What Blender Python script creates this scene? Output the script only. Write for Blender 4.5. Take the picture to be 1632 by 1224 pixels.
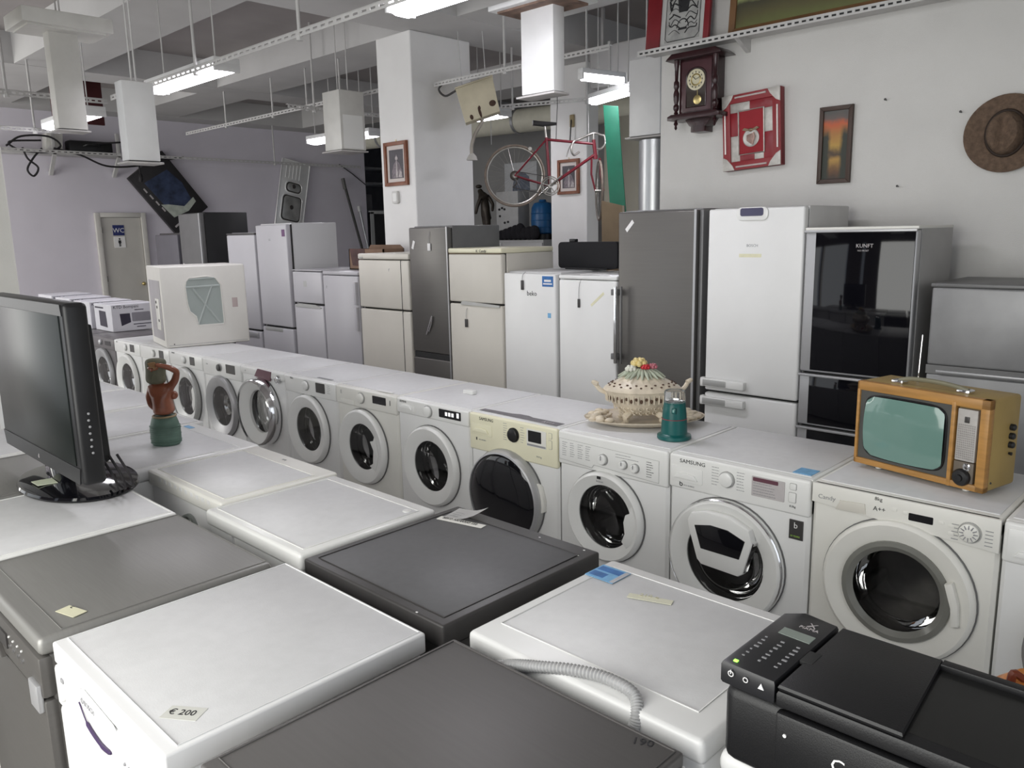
import bpy, bmesh, math, random
from mathutils import Vector, Matrix

for o in list(bpy.data.objects):
    bpy.data.objects.remove(o, do_unlink=True)
S = bpy.context.scene
COL = S.collection
PI = math.pi
rnd = random.Random(7)

# ------------------------------------------------------------------ camera
cam_d = bpy.data.cameras.new('camera')
cam = bpy.data.objects.new('camera', cam_d)
COL.objects.link(cam)
S.camera = cam
F_PX, YAW, PITCH, ROLL = 1279.7, 0.7729, 0.1868, 0.0204
cam_d.sensor_width = 36.0
cam_d.lens = F_PX / 1632.0 * 36.0
cam_d.clip_start = 0.05
fw = Vector((-math.sin(YAW) * math.cos(PITCH), math.cos(YAW) * math.cos(PITCH), -math.sin(PITCH)))
rt = fw.cross(Vector((0, 0, 1))).normalized()
dn = fw.cross(rt)
r2 = rt * math.cos(ROLL) + dn * math.sin(ROLL)
d2 = -rt * math.sin(ROLL) + dn * math.cos(ROLL)
m = Matrix((r2, -d2, -fw)).transposed().to_4x4()
m.translation = Vector((1.1512, -2.7012, 1.7361))
cam.matrix_world = m

# ------------------------------------------------------------------ light
S.view_settings.view_transform = 'Standard'
S.view_settings.look = 'None'
S.view_settings.gamma = 1.0
S.view_settings.use_curve_mapping = False
S.view_settings.exposure = -0.1
W = bpy.data.worlds.new('world')
S.world = W
W.use_nodes = True
bg = W.node_tree.nodes['Background']
bg.inputs[0].default_value = (0.80, 0.88, 1.0, 1)
bg.inputs[1].default_value = 0.9


def area(name, loc, rot, sx, sy, power, color=(1, 1, 1)):
    l = bpy.data.lights.new(name, 'AREA')
    l.shape = 'RECTANGLE'
    l.size, l.size_y = sx, sy
    l.energy = power
    l.color = color
    o = bpy.data.objects.new(name, l)
    COL.objects.link(o)
    o.location = loc
    o.rotation_euler = rot
    return o


# daylight coming in through the shop windows on the street side (behind the camera)
for x, wd, pw_ in ((-10.1, 2.6, 150), (-7.1, 2.6, 28), (-4.6, 1.9, 12), (-0.4, 2.5, 112), (2.5, 2.5, 6)):
    area('window_daylight', (x, -3.86, 1.85), (PI / 2, 0, 0), wd, 2.9, pw_, (1.0, 0.985, 0.925))

# and through the side window to the right of the camera
area('window_daylight', (3.96, -1.9, 1.85), (PI / 2, 0, PI / 2), 2.6, 2.6, 14, (1.0, 0.99, 0.955))

# ------------------------------------------------------------------ materials
MATS = {}


def mat(name, col, rough=0.5, metal=0.0, var=0.0, scale=8.0, bump=0.0, bscale=60.0, coat=0.0,
        spec=0.5, emit=None, estr=0.0, trans=0.0, alpha=1.0, stretch=None, ior=1.45):
    if name in MATS:
        return MATS[name]
    M = bpy.data.materials.new(name)
    M.use_nodes = True
    nt = M.node_tree
    b = nt.nodes['Principled BSDF']
    b.inputs['Base Color'].default_value = (*col, 1)
    b.inputs['Roughness'].default_value = rough
    b.inputs['Metallic'].default_value = metal
    b.inputs['Specular IOR Level'].default_value = spec
    b.inputs['Coat Weight'].default_value = coat
    b.inputs['IOR'].default_value = ior
    if trans:
        b.inputs['Transmission Weight'].default_value = trans
    if alpha < 1:
        b.inputs['Alpha'].default_value = alpha
    if emit:
        b.inputs['Emission Color'].default_value = (*emit, 1)
        b.inputs['Emission Strength'].default_value = estr
    tc = nt.nodes.new('ShaderNodeTexCoord')
    src = tc.outputs['Object']
    if stretch:
        mp = nt.nodes.new('ShaderNodeMapping')
        mp.inputs['Scale'].default_value = stretch
        nt.links.new(src, mp.inputs[0])
        src = mp.outputs[0]
    if var:
        n = nt.nodes.new('ShaderNodeTexNoise')
        n.inputs['Scale'].default_value = scale
        n.inputs['Detail'].default_value = 5
        nt.links.new(src, n.inputs['Vector'])
        r = nt.nodes.new('ShaderNodeValToRGB')
        r.color_ramp.elements[0].position = 0.3
        r.color_ramp.elements[1].position = 0.7
        r.color_ramp.elements[0].color = (*[max(0, c * (1 - var)) for c in col], 1)
        r.color_ramp.elements[1].color = (*[min(1, c * (1 + var)) for c in col], 1)
        nt.links.new(n.outputs['Fac'], r.inputs[0])
        nt.links.new(r.outputs[0], b.inputs['Base Color'])
    if bump:
        n2 = nt.nodes.new('ShaderNodeTexNoise')
        n2.inputs['Scale'].default_value = bscale
        n2.inputs['Detail'].default_value = 4
        nt.links.new(src, n2.inputs['Vector'])
        bp = nt.nodes.new('ShaderNodeBump')
        bp.inputs['Strength'].default_value = bump
        bp.inputs['Distance'].default_value = 0.01
        nt.links.new(n2.outputs['Fac'], bp.inputs['Height'])
        nt.links.new(bp.outputs[0], b.inputs['Normal'])
    MATS[name] = M
    return M


white = mat('white_enamel', (0.80, 0.80, 0.79), 0.32, var=0.02, scale=4)
whitetop = mat('white_laminate', (0.68, 0.68, 0.685), 0.42, var=0.03, scale=30, bump=0.05, bscale=300)
whiteplastic = mat('white_plastic', (0.80, 0.80, 0.78), 0.28, var=0.02, scale=6)
offwhite = mat('aged_white_plastic', (0.78, 0.77, 0.72), 0.35, var=0.03, scale=6)
cream = mat('cream_enamel', (0.66, 0.63, 0.565), 0.38, var=0.03, scale=3)
creamside = mat('cream_side', (0.62, 0.595, 0.535), 0.42, var=0.03, scale=3)
yellowed = mat('yellowed_plastic', (0.80, 0.77, 0.58), 0.33, var=0.03, scale=5)
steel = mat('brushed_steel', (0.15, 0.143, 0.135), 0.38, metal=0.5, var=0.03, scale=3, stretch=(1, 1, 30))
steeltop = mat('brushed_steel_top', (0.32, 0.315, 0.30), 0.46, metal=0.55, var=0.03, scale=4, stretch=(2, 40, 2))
darksteel = mat('dark_steel_side', (0.17, 0.17, 0.17), 0.45, metal=0.3, var=0.05)
greytop = mat('grey_laminate', (0.10, 0.10, 0.103), 0.46, metal=0.0, var=0.05, scale=40)
greytop2 = mat('grey_metal_top', (0.14, 0.134, 0.13), 0.48, metal=0.35, var=0.03, scale=3, stretch=(2, 40, 2))
greybody = mat('anthracite_enamel', (0.050, 0.047, 0.046), 0.4, var=0.05)
silver = mat('silver_paint', (0.46, 0.46, 0.47), 0.40, metal=0.5, var=0.04, scale=3)
silverfr = mat('worn_silver', (0.28, 0.28, 0.283), 0.45, metal=0.4, var=0.12, scale=5)
chrome = mat('chrome', (0.75, 0.75, 0.76), 0.12, metal=1.0, var=0.02)
black = mat('black_plastic', (0.012, 0.012, 0.013), 0.38, var=0.1, scale=20)
blackgloss = mat('black_gloss', (0.006, 0.006, 0.008), 0.06, var=0.05, coat=0.3)
blackglass = mat('black_glass', (0.004, 0.004, 0.006), 0.05, var=0.05)
doorglass = mat('door_glass', (0.030, 0.029, 0.030), 0.07, var=0.1)
drumsteel = mat('drum_steel', (0.16, 0.155, 0.15), 0.35, metal=0.6, var=0.1, scale=20)
rubber = mat('door_gasket', (0.15, 0.15, 0.15), 0.6, var=0.1)
ringgrey = mat('ring_grey', (0.42, 0.42, 0.41), 0.35, metal=0.2, var=0.04)
ink = mat('black_ink', (0.02, 0.02, 0.022), 0.6, var=0.05)
greyink = mat('grey_ink', (0.30, 0.30, 0.31), 0.6, var=0.05)
blue = mat('blue_print', (0.03, 0.15, 0.42), 0.5, var=0.2, scale=30)
skyblue = mat('pale_blue_print', (0.18, 0.42, 0.68), 0.5, var=0.15, scale=40)
navy = mat('navy_print', (0.02, 0.03, 0.14), 0.5, var=0.1)
paper = mat('paper', (0.82, 0.81, 0.80), 0.8, var=0.03, scale=10)
tapem = mat('masking_tape', (0.74, 0.72, 0.52), 0.7, var=0.06, scale=20)
lilac = mat('display_lilac', (0.14, 0.06, 0.08), 0.3, var=0.05)
displaygrey = mat('display_panel', (0.50, 0.47, 0.47), 0.3, var=0.04, scale=30)
gap = mat('shadow_gap', (0.03, 0.03, 0.03), 0.8, var=0.05)
wallm = mat('white_wall_paint', (0.64, 0.63, 0.61), 0.85, var=0.03, scale=3, bump=0.25, bscale=220)
wallfar = mat('tube_tinted_wall', (0.72, 0.685, 0.75), 0.88, var=0.03, scale=2, bump=0.2, bscale=200)  # lilac cast of the tube lights mixed into the wall colour
wallback = mat('grey_wall_paint', (0.36, 0.355, 0.35), 0.9, var=0.06, scale=2)
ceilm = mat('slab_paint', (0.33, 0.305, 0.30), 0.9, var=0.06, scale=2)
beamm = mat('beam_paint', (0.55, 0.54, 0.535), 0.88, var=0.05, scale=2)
woodred = mat('mahogany', (0.032, 0.010, 0.012), 0.3, var=0.35, scale=6, stretch=(1, 1, 6), coat=0.2)
woodfr = mat('brown_frame_wood', (0.11, 0.045, 0.02), 0.4, var=0.25, scale=20)
brass = mat('brass', (0.62, 0.50, 0.22), 0.3, metal=0.8, var=0.1, scale=40)
strapm = mat('white_slotted_steel', (0.56, 0.55, 0.54), 0.5, var=0.06, scale=10)
galv = mat('galvanised_steel', (0.48, 0.49, 0.50), 0.34, metal=0.8, var=0.12, scale=6, stretch=(3, 3, 0.6))


# ------------------------------------------------------------------ builders
class B:
    """collects shapes into one mesh"""

    def __init__(s):
        s.bm = bmesh.new()

    def _tf(s, vs, loc=(0, 0, 0), rot=None):
        if rot:
            bmesh.ops.rotate(s.bm, verts=vs, cent=(0, 0, 0), matrix=Matrix.Rotation(rot[1], 3, rot[0]))
        bmesh.ops.translate(s.bm, verts=vs, vec=loc)

    def box(s, x0, y0, z0, x1, y1, z1, bev=0.0, seg=2, sel=None):
        t = bmesh.new()
        g = bmesh.ops.create_cube(t, size=1.0)
        for v in t.verts:
            v.co = Vector(((x0 + x1) / 2 + v.co.x * (x1 - x0), (y0 + y1) / 2 + v.co.y * (y1 - y0),
                           (z0 + z1) / 2 + v.co.z * (z1 - z0)))
        if bev:
            bev = min(bev, 0.49 * min(abs(x1 - x0), abs(y1 - y0), abs(z1 - z0)))
            ed = [e for e in t.edges if sel is None or sel((e.verts[0].co + e.verts[1].co) / 2, (e.verts[1].co - e.verts[0].co).normalized())]
            bmesh.ops.bevel(t, geom=ed, offset=bev, segments=seg, affect='EDGES', profile=0.5)
        s.add(t)
        return s

    def add(s, t):
        me = bpy.data.meshes.new('tmp')
        t.to_mesh(me)
        t.free()
        s.bm.from_mesh(me)
        bpy.data.meshes.remove(me)

    def cyl(s, p0, p1, r0, r1=None, n=20, caps=True):
        r1 = r0 if r1 is None else r1
        p0, p1 = Vector(p0), Vector(p1)
        d = p1 - p0
        t = bmesh.new()
        bmesh.ops.create_cone(t, cap_ends=caps, segments=n, radius1=r0, radius2=r1, depth=d.length)
        q = d.to_track_quat('Z', 'Y')
        for v in t.verts:
            v.co = q @ v.co + (p0 + p1) / 2
        s.add(t)
        return s

    def lathe(s, prof, n=32, loc=(0, 0, 0), axis='Z', sx=1.0, sy=1.0):
        t = bmesh.new()
        rows = []
        for r, h in prof:
            row = []
            for i in range(n):
                a = 2 * PI * i / n
                row.append(t.verts.new((r * math.cos(a) * sx, r * math.sin(a) * sy, h)))
            rows.append(row)
        for a, b in zip(rows, rows[1:]):
            for i in range(n):
                j = (i + 1) % n
                t.faces.new((a[i], a[j], b[j], b[i]))
        t.faces.new(list(reversed(rows[0])))
        t.faces.new(rows[-1])
        bmesh.ops.remove_doubles(t, verts=t.verts, dist=1e-6)
        if axis == 'Y':      # profile height runs towards -Y (out of a front face)
            for v in t.verts:
                v.co = Vector((v.co.x, -v.co.z, v.co.y))
        elif axis == 'X':
            for v in t.verts:
                v.co = Vector((v.co.z, v.co.x, v.co.y))
        for v in t.verts:
            v.co += Vector(loc)
        s.add(t)
        return s

    def tube(s, pts, r, n=8, closed=False):
        pts = [Vector(p) for p in pts]
        t = bmesh.new()
        rows = []
        N = len(pts)
        prev = None
        for i, p in enumerate(pts):
            if closed:
                d = pts[(i + 1) % N] - pts[i - 1]
            else:
                d = pts[min(i + 1, N - 1)] - pts[max(i - 1, 0)]
            if d.length < 1e-9:
                d = Vector((0, 0, 1))
            d.normalize()
            if prev is None:
                a = d.orthogonal().normalized()
            else:
                a = (prev - d * prev.dot(d))
                a = a.normalized() if a.length > 1e-6 else d.orthogonal().normalized()
            prev = a
            b = d.cross(a)
            rr = r[i] if isinstance(r, (list, tuple)) else r
            rows.append([t.verts.new(p + (a * math.cos(2 * PI * k / n) + b * math.sin(2 * PI * k / n)) * rr) for k in range(n)])
        for i in range(N if closed else N - 1):
            A, C = rows[i], rows[(i + 1) % N]
            for k in range(n):
                j = (k + 1) % n
                t.faces.new((A[k], A[j], C[j], C[k]))
        if not closed:
            t.faces.new(list(reversed(rows[0])))
            t.faces.new(rows[-1])
        s.add(t)
        return s

    def torus(s, c, R, r, n=40, k=8, axis='Y'):
        pts = []
        for i in range(n):
            a = 2 * PI * i / n
            if axis == 'Y':
                pts.append((c[0] + R * math.cos(a), c[1], c[2] + R * math.sin(a)))
            elif axis == 'Z':
                pts.append((c[0] + R * math.cos(a), c[1] + R * math.sin(a), c[2]))
            else:
                pts.append((c[0], c[1] + R * math.cos(a), c[2] + R * math.sin(a)))
        return s.tube(pts, r, k, True)

    def prism(s, poly, h0, h1, axis='Y', bev=0.0):
        """polygon in the plane normal to axis, extruded from h0 to h1"""
        def P(u, v, h):
            return {'Y': (u, h, v), 'Z': (u, v, h), 'X': (h, u, v)}[axis]
        t = bmesh.new()
        a = [t.verts.new(P(u, v, h0)) for u, v in poly]
        b = [t.verts.new(P(u, v, h1)) for u, v in poly]
        f0 = t.faces.new(a)
        f1 = t.faces.new(list(reversed(b)))
        n = len(poly)
        for i in range(n):
            j = (i + 1) % n
            t.faces.new((a[j], a[i], b[i], b[j]))
        bmesh.ops.recalc_face_normals(t, faces=t.faces)
        if bev:
            ed = [e for e in t.edges if abs((e.verts[0].co - e.verts[1].co)['XYZ'.index(axis)]) < 1e-6]
            bmesh.ops.bevel(t, geom=ed, offset=bev, segments=2, affect='EDGES', profile=0.5)
        s.add(t)
        return s

    def ell(s, c, rx, ry, rz, n=16, m=10):
        t = bmesh.new()
        bmesh.ops.create_uvsphere(t, u_segments=n, v_segments=m, radius=1)
        for v in t.verts:
            v.co = Vector((c[0] + v.co.x * rx, c[1] + v.co.y * ry, c[2] + v.co.z * rz))
        s.add(t)
        return s

    def quad(s, a, b, c, d):
        vs = [s.bm.verts.new(p) for p in (a, b, c, d)]
        s.bm.faces.new(vs)
        return s

    def xf(s, M):
        bmesh.ops.transform(s.bm, matrix=M, verts=s.bm.verts)
        return s

    def obj(s, name, m, parent=None, smooth=True, label=None):
        bmesh.ops.recalc_face_normals(s.bm, faces=s.bm.faces)
        me = bpy.data.meshes.new(name)
        s.bm.to_mesh(me)
        s.bm.free()
        me.materials.append(m)
        if smooth:
            for p in me.polygons:
                p.use_smooth = True
            try:
                me.set_sharp_from_angle(angle=math.radians(40))
            except Exception:
                pass
        o = bpy.data.objects.new(name, me)
        COL.objects.link(o)
        if parent:
            o.parent = parent
        if label:
            o['label'] = label
        return o


def tag(o, label, cat, group=None):
    o['label'] = label
    o['category'] = cat
    if group:
        o['group'] = group
    return o


def thing(name, label, cat, loc=(0, 0, 0), rz=0.0, group=None, rot=None):
    o = bpy.data.objects.new(name, None)
    o.empty_display_size = 0.1
    COL.objects.link(o)
    o.location = loc
    o.rotation_euler = rot if rot else (0, 0, rz)
    return tag(o, label, cat, group)


def struct(name, b, m, smooth=False, label=None):
    o = b.obj(name, m, smooth=smooth)
    o['kind'] = 'structure'
    if label:
        o['label'] = label
    return o


def text(body, size, parent, loc, m, face='front', name='lettering', rz=0.0, ext=0.0004, align='LEFT', xs=1.0):
    c = bpy.data.curves.new('txt', 'FONT')
    c.body = body
    c.size = size
    c.extrude = ext
    c.align_x = align
    c.resolution_u = 2
    o = bpy.data.objects.new('txt', c)
    COL.objects.link(o)
    dg = bpy.context.evaluated_depsgraph_get()
    me = bpy.data.meshes.new_from_object(o.evaluated_get(dg))
    bpy.data.objects.remove(o, do_unlink=True)
    bpy.data.curves.remove(c)
    R = {'front': Matrix.Rotation(PI / 2, 4, 'X'), 'top': Matrix.Rotation(rz, 4, 'Z'),
         'right': Matrix.Rotation(PI / 2, 4, 'Z') @ Matrix.Rotation(PI / 2, 4, 'X')}[face]
    if face == 'front' and rz:
        R = Matrix.Rotation(rz, 4, 'Y') @ R
    me.transform(Matrix.Translation(loc) @ R @ Matrix.Diagonal((xs, 1, 1, 1)))
    me.materials.clear()
    me.materials.append(m)
    t = bpy.data.objects.new(name, me)
    COL.objects.link(t)
    t.parent = parent
    return t


def rrect(x0, z0, x1, z1, r, n=5):
    pts = []
    for cx, cz, a0 in ((x1 - r, z1 - r, 0), (x0 + r, z1 - r, 90), (x0 + r, z0 + r, 180), (x1 - r, z0 + r, 270)):
        for i in range(n + 1):
            a = math.radians(a0 + 90 * i / n)
            pts.append((cx + r * math.cos(a), cz + r * math.sin(a)))
    return pts


def spl(pts, k=8):
    """Catmull-Rom through points"""
    P = [Vector(p) for p in pts]
    P = [2 * P[0] - P[1]] + P + [2 * P[-1] - P[-2]]
    out = []
    for i in range(1, len(P) - 2):
        a, b, c, d = P[i - 1:i + 3]
        for j in range(k):
            t = j / k
            out.append(0.5 * ((2 * b) + (c - a) * t + (2 * a - 5 * b + 4 * c - d) * t * t + (3 * b - a - 3 * c + d) * t ** 3))
    out.append(P[-2])
    return out


# ================================================================== THE ROOM
CZ, BZ = 3.95, 3.62
floorm = mat('floor_tile', (0.30, 0.285, 0.27), 0.35, var=0.08, scale=3)
struct('floor', B().box(-13.6, -4.1, -0.1, 4.2, 8.8, 0.0), floorm)
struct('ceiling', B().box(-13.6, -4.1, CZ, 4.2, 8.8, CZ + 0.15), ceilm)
struct('wall_right', B().box(-2.27, 2.4, 0, 4.2, 2.62, CZ), wallm)
struct('wall_far', B().box(-12.5, -3.9, 0, -12.3, 7.05, CZ), wallfar)
struct('wall_back', B().box(-13.6, 8.6, 0, 4.2, 8.8, CZ), wallback)
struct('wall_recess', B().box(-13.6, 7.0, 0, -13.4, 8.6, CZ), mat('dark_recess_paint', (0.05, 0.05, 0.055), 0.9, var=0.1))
struct('wall_side', B().box(4.0, -3.9, 0, 4.2, -3.3, CZ).box(4.0, -0.5, 0, 4.2, 2.4, CZ).box(4.0, -3.3, 0, 4.2, -0.5, 0.45).box(4.0, -3.3, 3.25, 4.2, -0.5, CZ), wallm)
b = B()
b.box(-13.6, -4.1, 0, 4.2, -3.9, 0.35).box(-13.6, -4.1, 3.35, 4.2, -3.9, CZ)
for x, e in ((-13.6, -11.5), (-8.7, -8.5), (-5.7, -5.6), (-3.6, -2.75), (-2.5, -1.7), (0.9, 1.2), (3.8, 4.2)):
    b.box(x, -4.1, 0.3, e, -3.9, 3.4)
b.box(-2.75, -4.1, 0.3, -2.5, -3.9, 1.6)
struct('wall_front', b, mat('shop_front_shaded', (0.22, 0.19, 0.17), 0.8, var=0.1))  # unseen wall, dim interior shading put into its dark colour

# pillars
pillm = mat('white_pillar_paint', (0.82, 0.81, 0.80), 0.85, var=0.03, scale=3, bump=0.2, bscale=220)
struct('pillar_1', B().box(-5.60, 2.4, 0, -5.07, 3.17, BZ, 0.012), pillm)
struct('pillar_2', B().box(-5.44, 4.8, 0, -4.886, 5.02, BZ, 0.01), pillm)
struct('pillar_3', B().box(-5.75, -1.86, 0, -5.2, -1.06, BZ, 0.012), mat('cream_wall_paint', (0.74, 0.73, 0.68), 0.85, var=0.03, scale=3, bump=0.2, bscale=200))
# beams under the slab
n = 0
for x0, x1 in ((-5.2, -4.45), (-9.55, -9.0), (-12.3, -11.8), (-1.2, -0.5)):
    n += 1
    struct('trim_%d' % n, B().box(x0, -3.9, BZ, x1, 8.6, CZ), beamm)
for y0, y1 in ((0.15, 0.84), (-3.0, -2.4), (2.44, 3.17), (5.4, 6.0)):
    n += 1
    struct('trim_%d' % n, B().box(-12.3, y0, BZ + 0.004, 4.0, y1, CZ), beamm)

# toilet door on the far wall
doorm = mat('grey_door_paint', (0.55, 0.53, 0.49), 0.55, var=0.04, scale=3)
d = struct('door_1', B().box(-12.3, 1.99, 0.0, -12.27, 2.60, 2.085, 0.004), doorm)
fr = B()
fr.box(-12.3, 1.91, 0, -12.235, 1.985, 2.16, 0.006).box(-12.3, 2.605, 0, -12.235, 2.68, 2.16, 0.006).box(-12.3, 1.985, 2.09, -12.235, 2.605, 2.16, 0.006)
fr.obj('door_frame', mat('door_frame_paint', (0.64, 0.62, 0.58), 0.5, var=0.04), d)
k = B().cyl((-12.27, 2.53, 1.04), (-12.22, 2.53, 1.04), 0.012).ell((-12.205, 2.53, 1.04), 0.025, 0.03, 0.03)
k.obj('door_knob', brass, d)
hg = B()
for z in (0.3, 1.1, 1.85):
    hg.cyl((-12.24, 1.99, z), (-12.24, 1.99, z + 0.09), 0.009)
hg.obj('hinge', steel, d)
s1 = B().box(-12.27, 2.16, 1.81, -12.262, 2.33, 1.97).obj('toilet_sign', navy, d, label='blue sign lettered WC')
text('WC', 0.10, s1, (-12.2615, 2.245, 1.855), paper, 'right', align='CENTER')
s2 = B().box(-12.27, 2.16, 1.62, -12.262, 2.33, 1.79).obj('pictogram_sign', paper, d, label='white sign with a black standing figure')
pg = B().lathe([(0.001, 0), (0.014, 0.002), (0.014, 0.004)], 14, (0, 0, 0), 'X')
pg.xf(Matrix.Translation((-12.263, 2.245, 1.755)))
pg.prism([(2.225, 1.735), (2.265, 1.735), (2.268, 1.69), (2.258, 1.69), (2.258, 1.64), (2.247, 1.64), (2.247, 1.68), (2.243, 1.68), (2.243, 1.64), (2.232, 1.64), (2.232, 1.69), (2.222, 1.69)], -12.2625, -12.2605, 'X')
pg.obj('pictogram', ink, s2)

# ------------------------------------------------------------------ hanging racks
def slotted(name, p0, p1, label, rods=(), top=CZ):
    """a run of white slotted angle hung from the slab on rods"""
    p0, p1 = Vector(p0), Vector(p1)
    L = (p1 - p0).length
    t = thing(name, label, 'rack rail', p0, math.atan2((p1 - p0).y, (p1 - p0).x), 'slotted rails hung from the ceiling')
    a = B()
    # vertical flange with a row of slots (built as a ladder of solid pieces), and the flat flange
    a.box(0, -0.002, -0.04, L, 0.002, -0.026).box(0, -0.002, -0.014, L, 0.002, 0.0)
    st = 0.05 if L < 4 else 0.08
    k = 0
    while k * st < L - st:
        a.box(k * st, -0.002, -0.026, k * st + st * 0.42, 0.002, -0.014)
        k += 1
    a.box(0, -0.002, -0.001, L, 0.04, 0.003)
    a.obj('slotted_angle', strapm, t, smooth=False)
    for r in rods:
        q = B().cyl((r * L, 0.006, -0.05), (r * L, 0.006, top - p0.z), 0.011, n=10)
        q.cyl((r * L, 0.006, -0.06), (r * L, 0.006, -0.03), 0.022, n=6)
        q.obj('hanger_rod', strapm, t)
    return t


slotted('slotted_rail', (-6.30, 0.10, 2.95), (1.0, 0.10, 2.95), 'long white slotted rail above the front tube light, nearest the camera', (0.22, 0.41, 0.9), BZ)
slotted('slotted_rail', (-10.4, 2.62, 3.22), (-5.62, 2.62, 3.22), 'white slotted rail running to the pillar with the framed portrait', (0.25, 0.5, 0.66, 0.8), BZ)
slotted('slotted_rail', (-5.0, 2.62, 3.16), (-2.9, 2.62, 3.16), 'white slotted rail right of the pillar behind the cistern', (0.45,), BZ)
slotted('slotted_rail', (-6.38, -0.75, 2.93), (-6.38, 0.10, 2.93), 'short white slotted cross rail behind the leftmost hood', (0.1,), BZ)
slotted('slotted_rail', (-8.70, -0.6, 2.93), (-8.70, 0.45, 2.93), 'short white slotted cross rail left of the far tube light', (0.75,), CZ)
slotted('slotted_rail', (-6.62, 2.0, 3.1), (-6.62, 3.6, 3.1), 'white slotted cross rail beside the hood left of the portrait pillar', (0.2, 0.8), CZ)
slotted('slotted_rail', (-5.10, 3.62, 3.06), (-4.05, 4.02, 3.06), 'white slotted rail above the hanging bicycle', (0.12, 0.85), CZ)
slotted('slotted_rail', (-11.80, 0.6, 3.02), (-11.80, 6.6, 3.16), 'long white slotted rail along the far wall under the beam', (0.3, 0.7), BZ)

# ------------------------------------------------------------------ tube lights
tubem = mat('tube_glow', (1, 1, 1), 0.5, emit=(0.95, 0.94, 1.0), estr=14.0)
housem = mat('lamp_housing', (0.74, 0.74, 0.74), 0.4, var=0.03)


def tube_light(loc, L, label, rz=0.0, w=0.2, power=10, rods=True, top=BZ):
    t = thing('tube_light', label, 'ceiling light', loc, rz, 'fluorescent tube lights')
    h = B().box(-L / 2, -w / 2, 0.03, L / 2, w / 2, 0.075, 0.006)
    h.box(-L / 2, -w / 2, -0.02, -L / 2 + 0.02, w / 2, 0.04, 0.004).box(L / 2 - 0.02, -w / 2, -0.02, L / 2, w / 2, 0.04, 0.004)
    h.obj('housing', housem, t)
    d = B().prism([(-w * 0.46, 0.03), (w * 0.46, 0.03), (w * 0.40, -0.012), (w * 0.22, -0.028), (-w * 0.22, -0.028), (-w * 0.40, -0.012)], -L / 2 + 0.021, L / 2 - 0.021, 'X')
    d.obj('diffuser', tubem, t)
    for e in (-0.36, 0.36):
        B().cyl((e * L, 0, 0.075), (e * L, 0, top - loc[2]), 0.006, n=8).obj('hanger', strapm, t)
    l = area('tube_lamp', (0, 0, -0.045), (0, 0, 0), L * 0.94, w * 0.8, power, (0.94, 0.92, 1.0))
    l.parent = t
    return t


tube_light((-5.13, 0.26, 2.93), 1.22, 'bright tube light hanging below the slotted rail, left of the portrait pillar', top=BZ)
tube_light((-1.92, 0.26, 2.93), 1.24, 'biggest tube light, cut off by the top edge above the portrait pillar', top=BZ)
tube_light((-7.95, 0.32, 2.93), 1.3, 'tube light half hidden behind the leftmost hanging hood', top=CZ)
tube_light((-7.98, 3.30, 2.93), 0.5, 'far tube light beside the hood left of the portrait pillar', top=CZ)
tube_light((-7.20, 3.42, 2.93), 0.34, 'small far tube light glowing between the hood and the portrait pillar', top=CZ, power=3)
tube_light((-5.6, 3.95, 3.02), 0.5, 'small tube light glowing beside the rusty cistern', top=CZ, power=3)
tube_light((-3.70, 3.72, 2.98), 0.72, 'tube light over the green board beside the white wall', rz=-0.35, w=0.12, top=CZ, power=8)
tube_light((-3.50, 3.30, 3.06), 0.5, 'second thinner tube light meeting another one at an angle near the wall corner', rz=1.35, w=0.07, top=CZ, power=2.5)

# ------------------------------------------------------------------ ducts and clutter under the ceiling
dk = B().cyl((-12.2, 6.3, 3.45), (-2.6, 6.3, 3.25), 0.17, n=24)
dt = thing('air_duct', 'long pale round air duct crossing behind both pillars', 'duct', (0, 0, 0))
dk.obj('pipe', mat('duct_paint', (0.62, 0.60, 0.50), 0.6, var=0.06), dt)
rr = B()
for i in range(9):
    x = -11.8 + i * 1.1
    rr.cyl((x, 6.3, 3.45 - (x + 12.2) / 9.6 * 0.2), (x + 0.05, 6.3, 3.45 - (x + 12.25) / 9.6 * 0.2), 0.182, n=24)
rr.obj('joint_ring', galv, dt)
fl = None
ad = thing('ventilation_duct', 'broad white ventilation duct under the ceiling right of the tall hanging hood', 'duct', (0, 0, 0))
B().box(-4.25, 4.05, 3.15, -2.0, 4.6, 3.55, 0.03).obj('trunk', beamm, ad)
for x in (-4.0, -3.3, -2.6):
    B().box(x, 4.03, 3.13, x + 0.03, 4.62, 3.57, 0.004).obj('flange', strapm, ad)
for x in (-4.2, -2.2):
    B().box(x - 0.015, 4.2, 3.5, x + 0.015, 4.23, BZ if False else CZ).obj('strap', strapm, ad)
bp = thing('board_panel', 'dark red board hanging behind the leftmost hood', 'board', (-10.5, 0.93, 3.24))
B().box(0, 0, 0, 0.03, 0.63, 0.58, 0.004).obj('board', mat('dark_red_board', (0.07, 0.012, 0.014), 0.6, var=0.2, scale=4), bp)
for y in (0.1, 0.5):
    B().cyl((0.015, y, 0.58), (0.015, y, CZ - 3.24), 0.006, n=6).obj('hanger', strapm, bp)
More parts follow.
